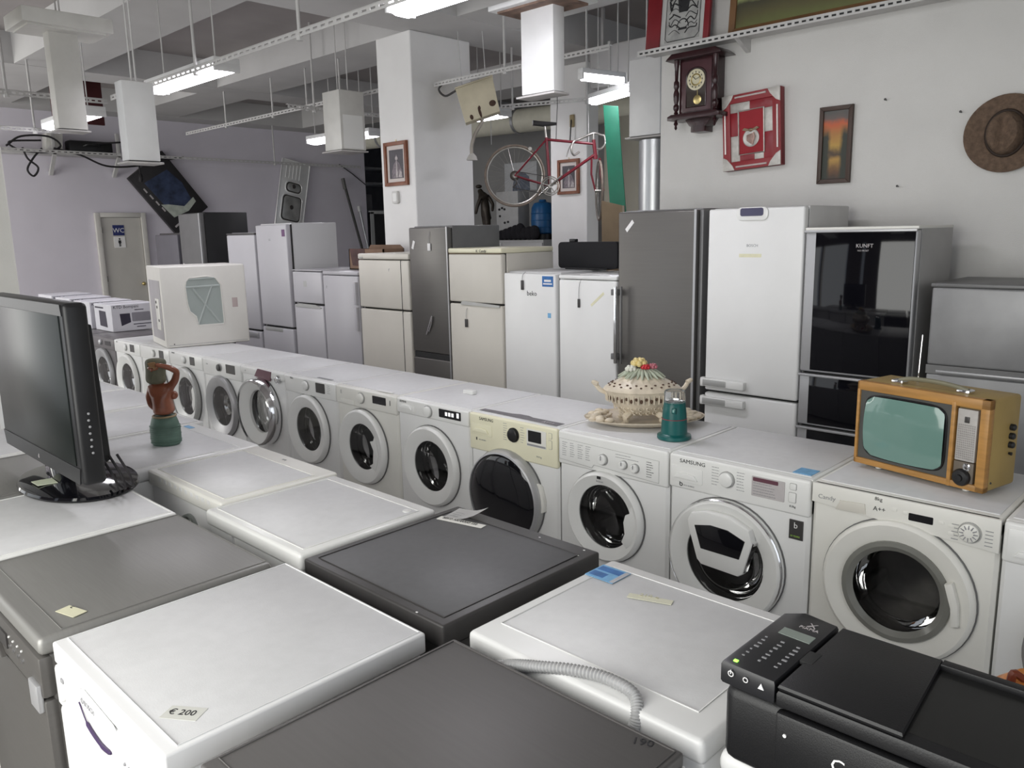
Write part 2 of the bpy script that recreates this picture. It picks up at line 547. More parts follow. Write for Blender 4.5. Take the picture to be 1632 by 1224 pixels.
# cable tray and cables on the far wall
ct = thing('cable_tray', 'white bracket tray high on the far wall holding loose cables', 'tray', (-12.295, 0.3, 2.98))
B().box(0, 0, 0, 0.3, 2.1, 0.02, 0.003).obj('tray_plate', strapm, ct)
for y in (1.05, 1.95):
    B().prism([(0.0, -0.28), (0.03, -0.28), (0.30, 0.0), (0.26, 0.0), (0.0, -0.24)], y, y + 0.05, 'Y').obj('bracket', strapm, ct)
    B().box(0.27, y, 0.0, 0.3, y + 0.05, 0.35, 0.003).obj('upright', strapm, ct)
cabm = mat('cable_rubber', (0.02, 0.018, 0.02), 0.6, var=0.1)
cs = [('black cable with a plug hanging from the tray, right end', [(-11.95, 1.9, 3.15), (-11.95, 2.3, 3.2), (-11.95, 2.55, 3.22), (-11.95, 2.62, 3.05), (-11.96, 2.55, 2.86), (-11.96, 2.55, 2.74)], 0.013),
      ('looped black cable dangling at the left end of the tray', [(-11.95, 0.95, 3.05), (-11.95, 1.0, 2.9), (-11.95, 1.12, 2.78), (-11.95, 1.05, 2.66), (-11.95, 0.98, 2.75), (-11.95, 1.08, 2.92), (-11.95, 1.2, 3.05)], 0.014),
      ('long black cable sagging below the tray between its brackets', [(-11.93, 1.35, 3.06), (-11.93, 1.7, 2.98), (-11.93, 2.05, 2.84), (-11.93, 2.5, 2.86), (-11.93, 3.0, 2.98), (-11.93, 3.25, 3.03)], 0.014),
      ('coil of black cable lying in the tray behind the tube light', [(-11.95, 0.75, 3.06), (-11.95, 0.95, 3.2), (-11.95, 1.3, 3.22), (-11.95, 1.45, 3.1), (-11.95, 1.25, 3.0), (-11.95, 0.9, 3.02), (-11.95, 0.8, 3.12), (-11.95, 1.2, 3.16)], 0.014)]
for lab, pts, r in cs:
    t = thing('cable', lab, 'cable', (0, 0, 0), group='cables on the tray')
    B().tube(spl(pts, 6), r, 8).obj('cord', cabm, t)
    if 'plug' in lab:
        B().lathe([(0.02, 0), (0.035, 0.03), (0.03, 0.1), (0.014, 0.13)], 12, (-11.96, 2.55, 2.62)).obj('plug', cabm, t)
t = thing('transformer_box', 'pale box among the cables on the wall tray', 'box', (-12.25, 1.28, 3.0))
B().prism([(0, 0), (0.22, 0), (0.25, 0.28), (0.03, 0.28)], 0, 0.2, 'X', 0.01).obj('case', offwhite, t)
B().box(0.2, 0.03, 0.04, 0.206, 0.16, 0.10).obj('label_plate', paper, t)
t = thing('tool_case', 'dark case lying on the wall tray right of the pale box', 'case', (-12.2, 1.58, 3.0))
B().box(0, 0, 0, 0.2, 0.62, 0.2, 0.03).obj('shell', black, t)
B().tube(spl([(0.2, 0.2, 0.12), (0.25, 0.25, 0.14), (0.25, 0.38, 0.14), (0.2, 0.43, 0.12)], 5), 0.012).obj('handle', black, t)


# ================================================================== APPLIANCES
def fridge(label, x0, x1, h, doors, m_door, m_side, depth=0.6, y0=1.65, group=None, gapm=gap, m_top=None, topcap=0.0, dth=0.055, bev=0.012):
    """doors: list of (z0, z1). Returns the thing and the list of door objects (door fronts at local y=0)."""
    w = x1 - x0
    t = thing('refrigerator', label, 'refrigerator', (x0, y0, 0), 0, 'fridges standing along the wall side' if group is None else group)
    B().box(0.0, dth + 0.008, 0.02, w, depth, h - topcap, 0.008).obj('cabinet', m_side, t)
    B().box(0.008, dth - 0.004, 0.06, w - 0.008, dth + 0.012, h - 0.02).obj('door_seal', gapm, t)
    B().box(0.02, 0.05, 0.0, w - 0.02, depth - 0.03, 0.06).obj('plinth', gap, t)
    if topcap:
        B().box(-0.002, 0.0, h - topcap, w + 0.002, depth, h, 0.012).obj('top_panel', m_top or m_side, t)
    D = []
    for z0, z1 in doors:
        D.append(B().box(0.002, 0.0, z0, w - 0.002, dth, z1, bev, 3).obj('door', m_door, t))
    return t, D, w


def hang_tag(par, x, z, drop, m, y=-0.006, w=0.014, hh=0.045):
    s = B().tube(spl([(x + 0.012, 0.02, z + drop + 0.0), (x + 0.008, y, z + drop * 0.7), (x, y, z + drop * 0.3), (x, y, z)], 4), 0.0018, 5)
    s.obj('tag_string', greyink, par)
    B().box(x - w / 2, y - 0.004, z - hh, x + w / 2, y + 0.004, z, 0.002).obj('tag', m, par)


# far dark pair, white pair, small whites
t, D, w = fridge('low dark grey fridge nearest the toilet door', -9.46, -8.80, 1.81, [(0.1, 0.75), (0.76, 1.79)], mat('slate_door', (0.105, 0.10, 0.115), 0.5, var=0.06), greybody)
B().box(0.03, -0.002, 1.12, 0.06, 0.001, 1.16).obj('price_label', paper, D[1])
t, D, w = fridge('tall dark grey fridge with black side behind the upturned white dryer', -8.72, -8.14, 2.04, [(0.1, 0.75), (0.76, 2.03)], mat('slate_door2', (0.12, 0.118, 0.118), 0.45, var=0.06), mat('black_side', (0.012, 0.012, 0.013), 0.5, var=0.08))
B().box(w - 0.03, -0.006, 0.1, w - 0.01, 0.0, 2.03, 0.002).obj('edge_strip', silver, t)
B().box(0.03, -0.002, 1.40, 0.06, 0.001, 1.44).obj('price_label', paper, D[1])
lw = mat('dimmed_white_enamel', (0.47, 0.46, 0.485), 0.36, var=0.02, scale=3)  # white enamel; the shade at the far end is put into its colour
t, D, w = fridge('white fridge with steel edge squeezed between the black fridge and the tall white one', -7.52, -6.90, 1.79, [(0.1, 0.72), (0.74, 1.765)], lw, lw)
B().box(0.1, -0.012, 0.655, w - 0.05, 0.004, 0.705, 0.006).obj('handle', silver, D[0])
B().box(0, 0.0, 1.765, w, 0.5, 1.785, 0.004).obj('hinge_strip', greybody, t)
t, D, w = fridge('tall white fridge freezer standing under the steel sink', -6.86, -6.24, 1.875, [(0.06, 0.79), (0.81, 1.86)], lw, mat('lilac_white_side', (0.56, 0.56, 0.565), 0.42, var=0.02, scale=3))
B().box(0.06, -0.004, 0.75, 0.42, 0.012, 0.792, 0.006).obj('recessed_handle', ringgrey, D[0])
B().box(w - 0.09, -0.002, 1.74, w - 0.03, 0.001, 1.81).obj('sticker', mat('purple_sticker', (0.12, 0.05, 0.13), 0.5, var=0.2), D[1])
text('LG', 0.03, D[1], (0.26, -0.001, 1.70), greyink)
B().box(w - 0.012, 0.056, 0.03, w + 0.003, 0.066, 1.86).obj('gasket_line', gap, t)
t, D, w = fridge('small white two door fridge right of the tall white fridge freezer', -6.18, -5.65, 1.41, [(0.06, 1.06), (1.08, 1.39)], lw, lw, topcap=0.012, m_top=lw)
B().prism([(0.02, 1.045), (0.10, 1.072), (0.40, 1.068), (0.51, 1.045), (0.48, 1.035), (0.06, 1.038)], -0.008, 0.004, 'Y').obj('recessed_handle', ringgrey, D[0])
B().box(0.2, -0.001, 1.24, 0.26, 0.0005, 1.30).obj('smudge', ringgrey, D[1])
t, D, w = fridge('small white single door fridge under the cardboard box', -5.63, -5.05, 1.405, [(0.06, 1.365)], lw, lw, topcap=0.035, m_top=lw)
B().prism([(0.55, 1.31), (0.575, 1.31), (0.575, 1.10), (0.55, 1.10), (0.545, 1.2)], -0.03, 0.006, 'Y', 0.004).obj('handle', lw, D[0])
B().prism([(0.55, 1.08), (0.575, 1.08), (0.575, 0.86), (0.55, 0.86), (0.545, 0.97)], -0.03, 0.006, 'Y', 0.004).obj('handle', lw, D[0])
text('//', 0.04, D[0], (0.05, -0.001, 1.24), greyink)
t, D, w = fridge('cream two door fridge left of the narrow brushed steel fridge', -5.03, -4.30, 1.573, [(0.06, 1.075), (1.09, 1.515)], cream, creamside, topcap=0.05, m_top=cream)
B().box(w - 0.105, -0.003, 0.06, w - 0.10, 0.004, 1.515).obj('trim_line', gap, t)
text('r', 0.05, D[1], (0.45, -0.001, 1.42), greyink)
B().box(0.03, -0.006, 1.53, 0.08, 0.0, 1.545, 0.002).obj('badge', ringgrey, t)
t, D, w = fridge('narrow brushed steel fridge freezer between the two cream fridges', -4.28, -3.79, 1.80, [(0.06, 0.695), (0.745, 1.79)], steel, darksteel)
B().box(0.02, 0.004, 0.697, w - 0.02, 0.03, 0.743).obj('grip_recess', gap, D[0])
B().box(w - 0.012, -0.003, 0.06, w, 0.004, 1.79).obj('edge_strip', silver, t)
B().prism([(0.035, 1.62), (0.06, 1.685), (0.085, 1.675), (0.06, 1.61)], -0.002, 0.001, 'Y').obj('price_label', paper, D[1])
hang_tag(D[1], 0.27, 1.66, 0.12, paper, w=0.035, hh=0.06)
B().tube(spl([(0.20, -0.01, 0.90), (0.24, -0.014, 0.97), (0.28, -0.012, 1.06), (0.27, -0.014, 1.0), (0.23, -0.01, 0.93)], 5), 0.006, 6).obj('crumpled_tape', chrome, D[1])
t, D, w = fridge('cream two door fridge with yellowed top strip and price tag on a string', -3.784, -3.18, 1.62, [(0.06, 1.18), (1.195, 1.575)], cream, creamside, topcap=0.04, m_top=yellowed)
text('K  Candy', 0.03, t, (0.33, -0.0035, 1.588), ink)
B().box(0.005, -0.003, 1.575, w - 0.005, 0.006, 1.581).obj('trim_line', mat('brown_line', (0.13, 0.09, 0.05), 0.6, var=0.1), t)
B().prism([(0.14, 1.175), (0.16, 1.205), (0.58, 1.185), (0.58, 1.168)], -0.010, 0.004, 'Y').obj('grip_edge', ringgrey, D[0])
hang_tag(D[0], 0.20, 1.06, 0.11, greybody, w=0.03, hh=0.065)
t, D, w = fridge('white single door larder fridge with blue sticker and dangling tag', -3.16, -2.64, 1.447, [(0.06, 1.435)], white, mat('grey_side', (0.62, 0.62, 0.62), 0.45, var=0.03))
hang_tag(D[0], 0.20, 1.385, 0.06, greybody, w=0.026, hh=0.07)
text('beko', 0.05, D[0], (0.24, -0.001, 1.275), ink)
st = B().box(w - 0.125, -0.002, 1.345, w - 0.02, 0.0, 1.42).obj('sticker', blue, D[0], label='blue energy sticker')
B().box(w - 0.115, -0.003, 1.36, w - 0.03, -0.002, 1.37).obj('print_line', paper, st)
B().box(w - 0.105, -0.003, 1.38, w - 0.04, -0.002, 1.395).obj('print_line', paper, st)
B().box(w - 0.075, -0.002, 1.12, w - 0.045, 0.0, 1.155).obj('small_sticker', skyblue, D[0])
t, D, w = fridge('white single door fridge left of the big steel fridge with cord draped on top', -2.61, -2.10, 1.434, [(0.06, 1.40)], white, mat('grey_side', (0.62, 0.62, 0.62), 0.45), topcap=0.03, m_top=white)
hang_tag(D[0], 0.19, 1.27, 0.15, greybody, w=0.02, hh=0.06)
B().prism([(0.29, 1.235), (0.40, 1.325), (0.41, 1.31), (0.30, 1.222)], -0.002, 0.001, 'Y').obj('tape_strip', tapem, D[0])
B().tube(spl([(0.19, 0.01, 1.438), (0.24, 0.06, 1.441), (0.32, 0.05, 1.441), (0.40, 0.02, 1.445), (0.42, 0.05, 1.44)], 5), 0.003, 5).obj('string', paper, t)
t, D, w = fridge('tall brushed steel fridge with vertical bar handle', -2.09, -1.50, 1.858, [(0.06, 1.85)], steel, darksteel, depth=0.62, dth=0.07)
hd = B().box(0.012, -0.062, 0.855, 0.032, -0.045, 1.37, 0.004).obj('handle', chrome, D[0])
hb = B().box(0.055, -0.05, 0.855, 0.066, -0.035, 1.37, 0.003).obj('handle_inner_bar', darksteel, hd)
for z in (0.90, 1.33):
    B().box(-0.02, -0.05, z - 0.02, 0.03, 0.002, z + 0.02, 0.004).obj('handle_bracket', darksteel, hd)
B().box(w - 0.015, -0.004, 0.06, w, 0.004, 1.85).obj('edge_strip', silver, t)
B().box(w, 0.03, 0.06, w + 0.03, 0.60, 1.85, 0.01).obj('side_rail', darksteel, t)
B().prism([(0.06, 1.74), (0.115, 1.80), (0.13, 1.78), (0.075, 1.72)], -0.002, 0.001, 'Y').obj('price_label', paper, D[0])
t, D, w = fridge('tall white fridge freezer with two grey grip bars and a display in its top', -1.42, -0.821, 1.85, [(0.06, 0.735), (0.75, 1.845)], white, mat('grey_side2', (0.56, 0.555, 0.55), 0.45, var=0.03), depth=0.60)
dp = B().prism(rrect(0.19, 1.775, 0.385, 1.85, 0.03), -0.010, 0.004, 'Y', 0.004).obj('display_housing', whiteplastic, D[1])
B().prism(rrect(0.215, 1.80, 0.358, 1.845, 0.012), -0.013, -0.006, 'Y').obj('display', mat('display_blue', (0.06, 0.055, 0.11), 0.15, var=0.05), dp)
text('BOSCH', 0.022, D[1], (0.255, -0.001, 1.625), greyink)
B().box(0.21, -0.0012, 1.565, 0.35, 0.0005, 1.585).obj('glue_residue', tapem, D[1])
for dd, z in ((D[1], 0.778), (D[0], 0.664)):
    g = B().box(-0.010, -0.04, z, 0.285, -0.012, z + 0.05, 0.008).obj('grip_bar', whiteplastic, dd)
    B().box(0.01, -0.043, z + 0.006, 0.17, -0.03, z + 0.044, 0.005).obj('grip_insert', ringgrey, g)
    B().box(-0.012, -0.03, z - 0.003, 0.01, 0.003, z + 0.053, 0.003).obj('grip_mount', whiteplastic, g)
    B().box(0.26, -0.03, z + 0.003, 0.283, 0.003, z + 0.047, 0.003).obj('grip_mount', whiteplastic, g)
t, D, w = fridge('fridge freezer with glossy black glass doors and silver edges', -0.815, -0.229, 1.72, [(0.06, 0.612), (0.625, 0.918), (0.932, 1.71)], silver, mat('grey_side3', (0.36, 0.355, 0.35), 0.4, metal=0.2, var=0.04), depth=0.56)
for dd, (z0, z1) in zip(D, [(0.06, 0.612), (0.625, 0.918), (0.932, 1.71)]):
    B().box(0.062, -0.004, z0 + 0.012, w - 0.012, 0.002, z1 - 0.006, 0.002).obj('glass_panel', blackglass, dd, label='black glass panel')
    B().box(0.0, -0.016, z1 - 0.010, w - 0.004, 0.004, z1 + 0.004, 0.003).obj('grip_strip', silver, dd)
text('KUNFT', 0.028, D[2], (0.28, -0.0048, 1.62), displaygrey)
text('NO FROST', 0.012, D[2], (0.29, -0.0048, 1.60), displaygrey)
B().box(-0.001, 0.0, 1.712, w, 0.56, 1.728, 0.004).obj('top_panel', offwhite, t)
t, D, w = fridge('low worn silver fridge at the right edge behind the old television', -0.15, 0.52, 1.435, [(0.06, 0.99), (1.035, 1.425)], silverfr, silverfr, depth=0.6)
B().box(0.0, 0.0, 0.99, w, 0.03, 1.035).obj('grip_recess', darksteel, t)
B().box(0.05, -0.012, 0.998, w, 0.006, 1.012, 0.003).obj('grip_strip', silver, t)
B().box(-0.005, 0.0, 1.425, w + 0.005, 0.6, 1.445, 0.006).obj('top_panel', darksteel, t)
text('y', 0.04, D[1], (0.42, -0.001, 1.30), ink)


# ------------------------------------------------------------------ washing machines (fronts at y = 0, facing the rows of dishwashers)
def ring(b, prof, loc, n=48):
    """closed ring profile (r, out) swept about the Y axis; 'out' points to -Y"""
    t = bmesh.new()
    rows = []
    for r, h in prof:
        rows.append([t.verts.new((loc[0] + r * math.cos(2 * PI * i / n), loc[1] - h, loc[2] + r * math.sin(2 * PI * i / n))) for i in range(n)])
    for a, c in zip(rows, rows[1:] + rows[:1]):
        for i in range(n):
            j = (i + 1) % n
            t.faces.new((a[i], a[j], c[j], c[i]))
    b.add(t)
    return b


PW = 0.597
WW = 0.590


def front_panel(b, w, z0, z1, cx, cz, r, y0=0.004, th=0.012, n=40, rc=0.012):
    """flat front with a round opening, edges slightly turned back"""
    cor = [math.atan2(z - cz, x - cx) % (2 * PI) for x in (0, w) for z in (z0, z1)]
    ang = sorted([2 * PI * i / n for i in range(n)] + cor)
    t = bmesh.new()
    A, O, Q, I2 = [], [], [], []
    for a in ang:
        c, s = math.cos(a), math.sin(a)
        k = min([q for q in ((w - cx) / c if c > 1e-9 else 9, -cx / c if c < -1e-9 else 9, (z1 - cz) / s if s > 1e-9 else 9, (z0 - cz) / s if s < -1e-9 else 9)])
        x, z = cx + c * k, cz + s * k
        A.append(t.verts.new((cx + c * r, y0, cz + s * r)))
        xi = min(max(x, rc), w - rc)
        O.append(t.verts.new((xi, y0, z)))
        Q.append(t.verts.new((x, y0 + (rc if xi != x else 0.0), z)))
        I2.append(t.verts.new((cx + c * r, y0 + th, cz + s * r)))
    m_ = len(ang)
    for i in range(m_):
        j = (i + 1) % m_
        for P, R_ in ((A, O), (O, Q), (I2, A)):
            try:
                t.faces.new((P[i], P[j], R_[j], R_[i]))
            except ValueError:
                pass
    bmesh.ops.remove_doubles(t, verts=t.verts, dist=1e-6)
    b.add(t)
    return b


def window_glass(name, tint, gloss):
    M = bpy.data.materials.new(name)
    M.use_nodes = True
    nt = M.node_tree
    nt.nodes.remove(nt.nodes['Principled BSDF'])
    tr = nt.nodes.new('ShaderNodeBsdfTransparent')
    tr.inputs[0].default_value = (tint, tint, tint, 1)
    gl = nt.nodes.new('ShaderNodeBsdfGlossy')
    gl.inputs['Roughness'].default_value = 0.03
    gl.inputs[0].default_value = (0.9, 0.9, 0.9, 1)
    fr = nt.nodes.new('ShaderNodeFresnel')
    fr.inputs[0].default_value = gloss
    mx = nt.nodes.new('ShaderNodeMixShader')
    nt.links.new(fr.outputs[0], mx.inputs[0])
    nt.links.new(tr.outputs[0], mx.inputs[1])
    nt.links.new(gl.outputs[0], mx.inputs[2])
    nt.links.new(mx.outputs[0], nt.nodes['Material Output'].inputs[0])
    return M


bowlglass = window_glass('bowl_glass', 0.62, 1.55)


def washer(n, label, cx=0.285, cz=0.50, R=0.225, r=0.155, body=white, fascia=whiteplastic, ringm=whiteplastic, glass=None,
           fz0=0.715, depth=0.55, top=whitetop, chrome_ring=False, H=0.85, bulge=1.0):
    t = thing('washing_machine', label, 'washing machine', (-PW * (n + 1) + 0.0035, 0.0, 0), 0, 'washing machines in the long row')
    c = B().box(0, 0.016, 0.02, 0.008, depth, H - 0.03).box(WW - 0.008, 0.016, 0.02, WW, depth, H - 0.03).box(0.008, depth - 0.01, 0.02, WW - 0.008, depth, H - 0.03).box(0.008, 0.016, 0.02, WW - 0.008, depth - 0.01, 0.035)
    c.obj('cabinet', body, t)
    front_panel(B(), WW, 0.03, fz0 + 0.01, cx, min(cz, fz0 - r - 0.012), r + 0.012).obj('front_panel', body, t)
    B().box(0.01, 0.02, 0, WW - 0.01, depth - 0.02, 0.03).obj('plinth', gap, t)
    tp = B().box(-0.001, 0.012, H - 0.032, WW + 0.001, depth + 0.005, H - 0.004, 0.006, 2).obj('top_frame', body if fascia is yellowed else fascia, t)
    B().box(0.014, 0.035, H - 0.006, WW - 0.014, depth - 0.012, H - 0.001, 0.002).obj('top_plate', top, tp)
    fa = B().box(0.0, -0.006, fz0, WW, 0.05, H - 0.006, 0.010, 3).obj('fascia', fascia, t)
    k = bulge
    d = ring(B(), [(r, 0.004), (r + 0.002, 0.014 * k), (r + 0.010, 0.018 * k), (R * 0.72 + r * 0.28, 0.034 * k), (R - 0.014, 0.036 * k), (R - 0.004, 0.028 * k), (R, 0.012), (R, -0.002), (r + 0.02, -0.002)], (cx, 0, cz)).obj('door', ringm, t)
    ring(B(), [(R + 0.0005, -0.002), (R + 0.0005, 0.0055), (R + 0.0035, 0.0055), (R + 0.0035, -0.002)], (cx, 0.001, cz)).obj('door_gap', rubber, d)
    if glass is None:
        dm = B()
        zc = min(cz, fz0 - r - 0.012)
        ring(dm, [(r + 0.030, -0.07), (r + 0.030, -0.36), (r + 0.026, -0.36), (r + 0.026, -0.07)], (cx, 0, zc), 36)
        dm.lathe([(r + 0.030, -0.36), (r + 0.03, -0.365), (0.001, -0.372)], 36, (cx, 0, zc), 'Y')
        for i in range(3):
            a = 2 * PI * i / 3 + 0.5 + n
            dm.box(-0.012, 0.08, -0.02, 0.012, 0.34, 0.02) if False else None
            dm.cyl((cx + (r + 0.022) * math.cos(a), 0.08, zc + (r + 0.022) * math.sin(a)), (cx + (r + 0.022) * math.cos(a), 0.35, zc + (r + 0.022) * math.sin(a)), 0.026, n=10)
        dm.obj('drum', mat('drum_metal', (0.34, 0.33, 0.32), 0.28, metal=0.9, var=0.12, scale=25), t)
        ring(B(), [(r + 0.014, -0.004), (r - 0.012, -0.03), (r - 0.006, -0.045), (r + 0.030, -0.066), (r + 0.034, -0.06), (r + 0.020, -0.010)], (cx, 0, zc), 40).obj('gasket', rubber, t)
        B().lathe([(r + 0.003, 0.010), (r * 0.96, 0.006), (r * 0.80, -0.022), (r * 0.72, -0.055), (r * 0.5, -0.064), (0.001, -0.066)], 40, (cx, 0, cz), 'Y').obj('glass', bowlglass, d)
    else:
        B().lathe([(r + 0.004, 0.016), (r * 0.93, 0.012), (r * 0.72, 0.006), (r * 0.35, 0.003), (0.001, 0.002)], 40, (cx, 0, cz), 'Y').obj('glass', glass, d)
    if chrome_ring:
        ring(B(), [(R - 0.016, 0.030 * k), (R - 0.012, 0.044 * k), (R + 0.002, 0.036 * k), (R + 0.005, 0.008)], (cx, 0, cz)).obj('chrome_ring', chrome if chrome_ring is True else chrome_ring, d)
    return t, fa, d


def dial(par, x, z, r, m=whiteplastic, rim=ringgrey, out=0.022):
    k = B().lathe([(r * 1.12, 0.006), (r * 1.12, 0.010), (r, 0.010), (r * 0.96, out), (r * 0.8, out + 0.003), (0.001, out + 0.003)], 28, (x, 0, z), 'Y').obj('dial', m, par)
    ring(B(), [(r * 1.12, 0.004), (r * 1.12, 0.013), (r * 1.02, 0.013), (r * 1.02, 0.004)], (x, 0, z), 28).obj('dial_rim', rim, k)
    return k


def disp(par, x0, z0, x1, z1, m=blackgloss, name='display', out=0.0085):
    return B().prism(rrect(x0, z0, x1, z1, 0.003, 2), -out, -0.004, 'Y').obj(name, m, par)


def lines(par, x0, z0, w, n, dz, m=greyink, h=0.0022, seed=1):
    """printed programme list"""
    rr = random.Random(seed)
    b = B()
    for i in range(n):
        ww = w * rr.uniform(0.55, 1.0)
        z = z0 - i * dz
        x = 0.0
        while x < ww:
            q = rr.uniform(0.004, 0.012)
            b.box(x0 + x, -0.0066, z, x0 + min(ww, x + q), -0.0058, z + h)
            x += q + 0.002
    return b.obj('programme_print', m, par, smooth=False)


def button(par, x0, z0, x1, z1, m=whiteplastic):
    o = B().prism(rrect(x0 - 0.002, z0 - 0.002, x1 + 0.002, z1 + 0.002, 0.005, 3), -0.0068, -0.004, 'Y').obj('button', ringgrey, par)
    B().prism(rrect(x0, z0, x1, z1, 0.004, 3), -0.010, -0.004, 'Y', 0.001).obj('button_cap', m, o)
    return o


def drawer(par, x0, z0, x1, z1, m=whiteplastic, scoop=True):
    d = B().prism(rrect(x0, z0, x1, z1, 0.008), -0.0085, -0.002, 'Y', 0.0015).obj('detergent_drawer', m, par)
    if scoop:
        B().prism([(x0 + 0.02, z0 + 0.016), (x1 - 0.02, z0 + 0.016), (x1 - 0.035, z0 + 0.034), ((x0 + x1) / 2, z0 + 0.040), (x0 + 0.035, z0 + 0.034)], -0.018, -0.006, 'Y', 0.003).obj('drawer_grip', m, d)
    return d


# right edge machine
t, fa, d = washer(-2, 'white washing machine cut off by the right edge of the picture', cx=0.30, cz=0.47, R=0.215, r=0.15, chrome_ring=True)
drawer(fa, 0.012, 0.725, 0.20, 0.825)
disp(fa, 0.36, 0.76, 0.46, 0.80)
dial(fa, 0.28, 0.78, 0.026)
# the machine under the old television
t, fa, d = washer(-1, 'white washing machine with a huge round door under the old television', cx=0.30, cz=0.525, R=0.245, r=0.172, body=offwhite, fascia=offwhite, ringm=offwhite, fz0=0.782, top=whitetop, bulge=0.8)
fz = B().prism([(0.0, 0.775), (WW, 0.735), (WW, 0.844), (0.0, 0.844)], -0.008, 0.02, 'Y', 0.003).obj('sloped_panel', offwhite, fa)
B().prism([(0.085, 0.765), (0.10, 0.80), (0.185, 0.805), (0.19, 0.768)], -0.012, 0.0, 'Y', 0.004).obj('drawer_grip', creamside, fa)
disp(fa, 0.325, 0.782, 0.40, 0.807)
kb = dial(fa, 0.507, 0.785, 0.030, offwhite)
sp = B()
for i in range(12):
    a = 2 * PI * i / 12
    sp.cyl((0.507 + 0.014 * math.cos(a), -0.0255, 0.785 + 0.014 * math.sin(a)), (0.507 + 0.026 * math.cos(a), -0.0235, 0.785 + 0.026 * math.sin(a)), 0.0022, n=5)
sp.obj('dial_ribs', greyink, kb)
for x, z in ((0.27, 0.80), (0.305, 0.797), (0.415, 0.79), (0.445, 0.787), (0.445, 0.762)):
    button(fa, x, z, x + 0.018, z + 0.012, offwhite)
text('Candy', 0.022, fa, (0.022, -0.0085, 0.792), greyink, xs=1.1)
text('8kg', 0.018, fa, (0.215, -0.0085, 0.826), ink)
text('A++', 0.022, fa, (0.212, -0.0085, 0.790), ink)
lines(fz, 0.50, 0.835, 0.07, 1, 0.01, seed=3)
for i in range(5):
    B().box(0.455, -0.0095, 0.80 - i * 0.012, 0.475, -0.0078, 0.8022 - i * 0.012).obj('programme_print', greyink, fz)
    B().box(0.55, -0.0095, 0.80 - i * 0.012, 0.572, -0.0078, 0.8022 - i * 0.012).obj('programme_print', greyink, fz)
# translucent grey inner lens and side grip
ring(B(), [(0.174, 0.010), (0.174, 0.022), (0.158, 0.024), (0.140, 0.010), (0.150, 0.002)], (0.30, 0, 0.525)).obj('lens_ring', mat('smoky_plastic', (0.20, 0.20, 0.18), 0.2, var=0.08), d)
B().prism([(0.455, 0.605), (0.478, 0.615), (0.50, 0.545), (0.505, 0.475), (0.482, 0.468), (0.478, 0.53)], -0.042, -0.014, 'Y', 0.004).obj('door_grip', offwhite, d)

# machine with the small flap in its door
t, fa, d = washer(0, 'white washing machine with a small flap in its round door', cx=0.262, cz=0.458, R=0.245, r=0.165, fz0=0.705)
ring(B(), [(0.238, 0.026), (0.2425, 0.031), (0.246, 0.026), (0.2445, 0.018)], (0.262, 0, 0.458)).obj('chrome_ring', chrome, d)
text('SAMSUNG', 0.022, fa, (0.05, -0.0066, 0.815), ink, xs=1.15)
drawer(fa, 0.008, 0.735, 0.155, 0.80)
lg = B().torus((0.058, -0.0066, 0.724), 0.006, 0.0017, 16, 6).box(0.051, -0.0072, 0.722, 0.0535, -0.006, 0.738).obj('emblem', ink, fa)
text('ECO BUBBLE', 0.0085, fa, (0.07, -0.0066, 0.720), greyink)
dial(fa, 0.262, 0.785, 0.029, whiteplastic, ringgrey)
lines(fa, 0.195, 0.822, 0.036, 7, 0.0115, seed=5)
lines(fa, 0.302, 0.820, 0.036, 7, 0.0115, seed=6)
dpn = disp(fa, 0.365, 0.745, 0.495, 0.822, displaygrey, 'display_panel')
disp(dpn, 0.370, 0.803, 0.470, 0.818, lilac, out=0.0095)
lines(dpn, 0.372, 0.795, 0.11, 5, 0.0105, greyink, seed=8).location.y = -0.003
button(fa, 0.515, 0.80, 0.538, 0.822)
button(fa, 0.512, 0.752, 0.538, 0.788)
text('8.0kg', 0.011, fa, (0.515, -0.0066, 0.733), ink)
es = B().box(0.515, -0.001, 0.612, 0.567, 0.005, 0.685).obj('eco_label', greybody, t, label='black and green eco label')
text('b', 0.032, es, (0.532, -0.0018, 0.655), paper)
text('10 YEARS', 0.009, es, (0.520, -0.0018, 0.621), mat('lime_print', (0.35, 0.6, 0.1), 0.5, var=0.1))
fl = B().prism([(0.12, 0.605), (0.135, 0.635), (0.20, 0.655), (0.30, 0.655), (0.385, 0.62), (0.40, 0.57), (0.365, 0.44), (0.345, 0.425), (0.185, 0.432), (0.165, 0.45), (0.125, 0.57)], -0.058, -0.016, 'Y', 0.010).obj('flap', whiteplastic, d, label='white flap with dark window')
B().prism([(0.155, 0.59), (0.225, 0.605), (0.30, 0.602), (0.372, 0.575), (0.350, 0.498), (0.185, 0.50)], -0.0615, -0.054, 'Y', 0.003).obj('flap_window', blackgloss, fl)
B().prism([(0.368, 0.445), (0.404, 0.57), (0.398, 0.575), (0.362, 0.445)], -0.050, -0.02, 'Y').obj('flap_trim', chrome, fl)
ring(B(), [(0.120, 0.000), (0.122, 0.004), (0.125, 0.000)], (0.262, 0, 0.458)).obj('inner_lens_rim', ringgrey, d)
bl = B().box(0.50, 0.04, 0.8495, 0.57, 0.115, 0.8515).obj('sticker', skyblue, t, label='small blue sticker on the top')

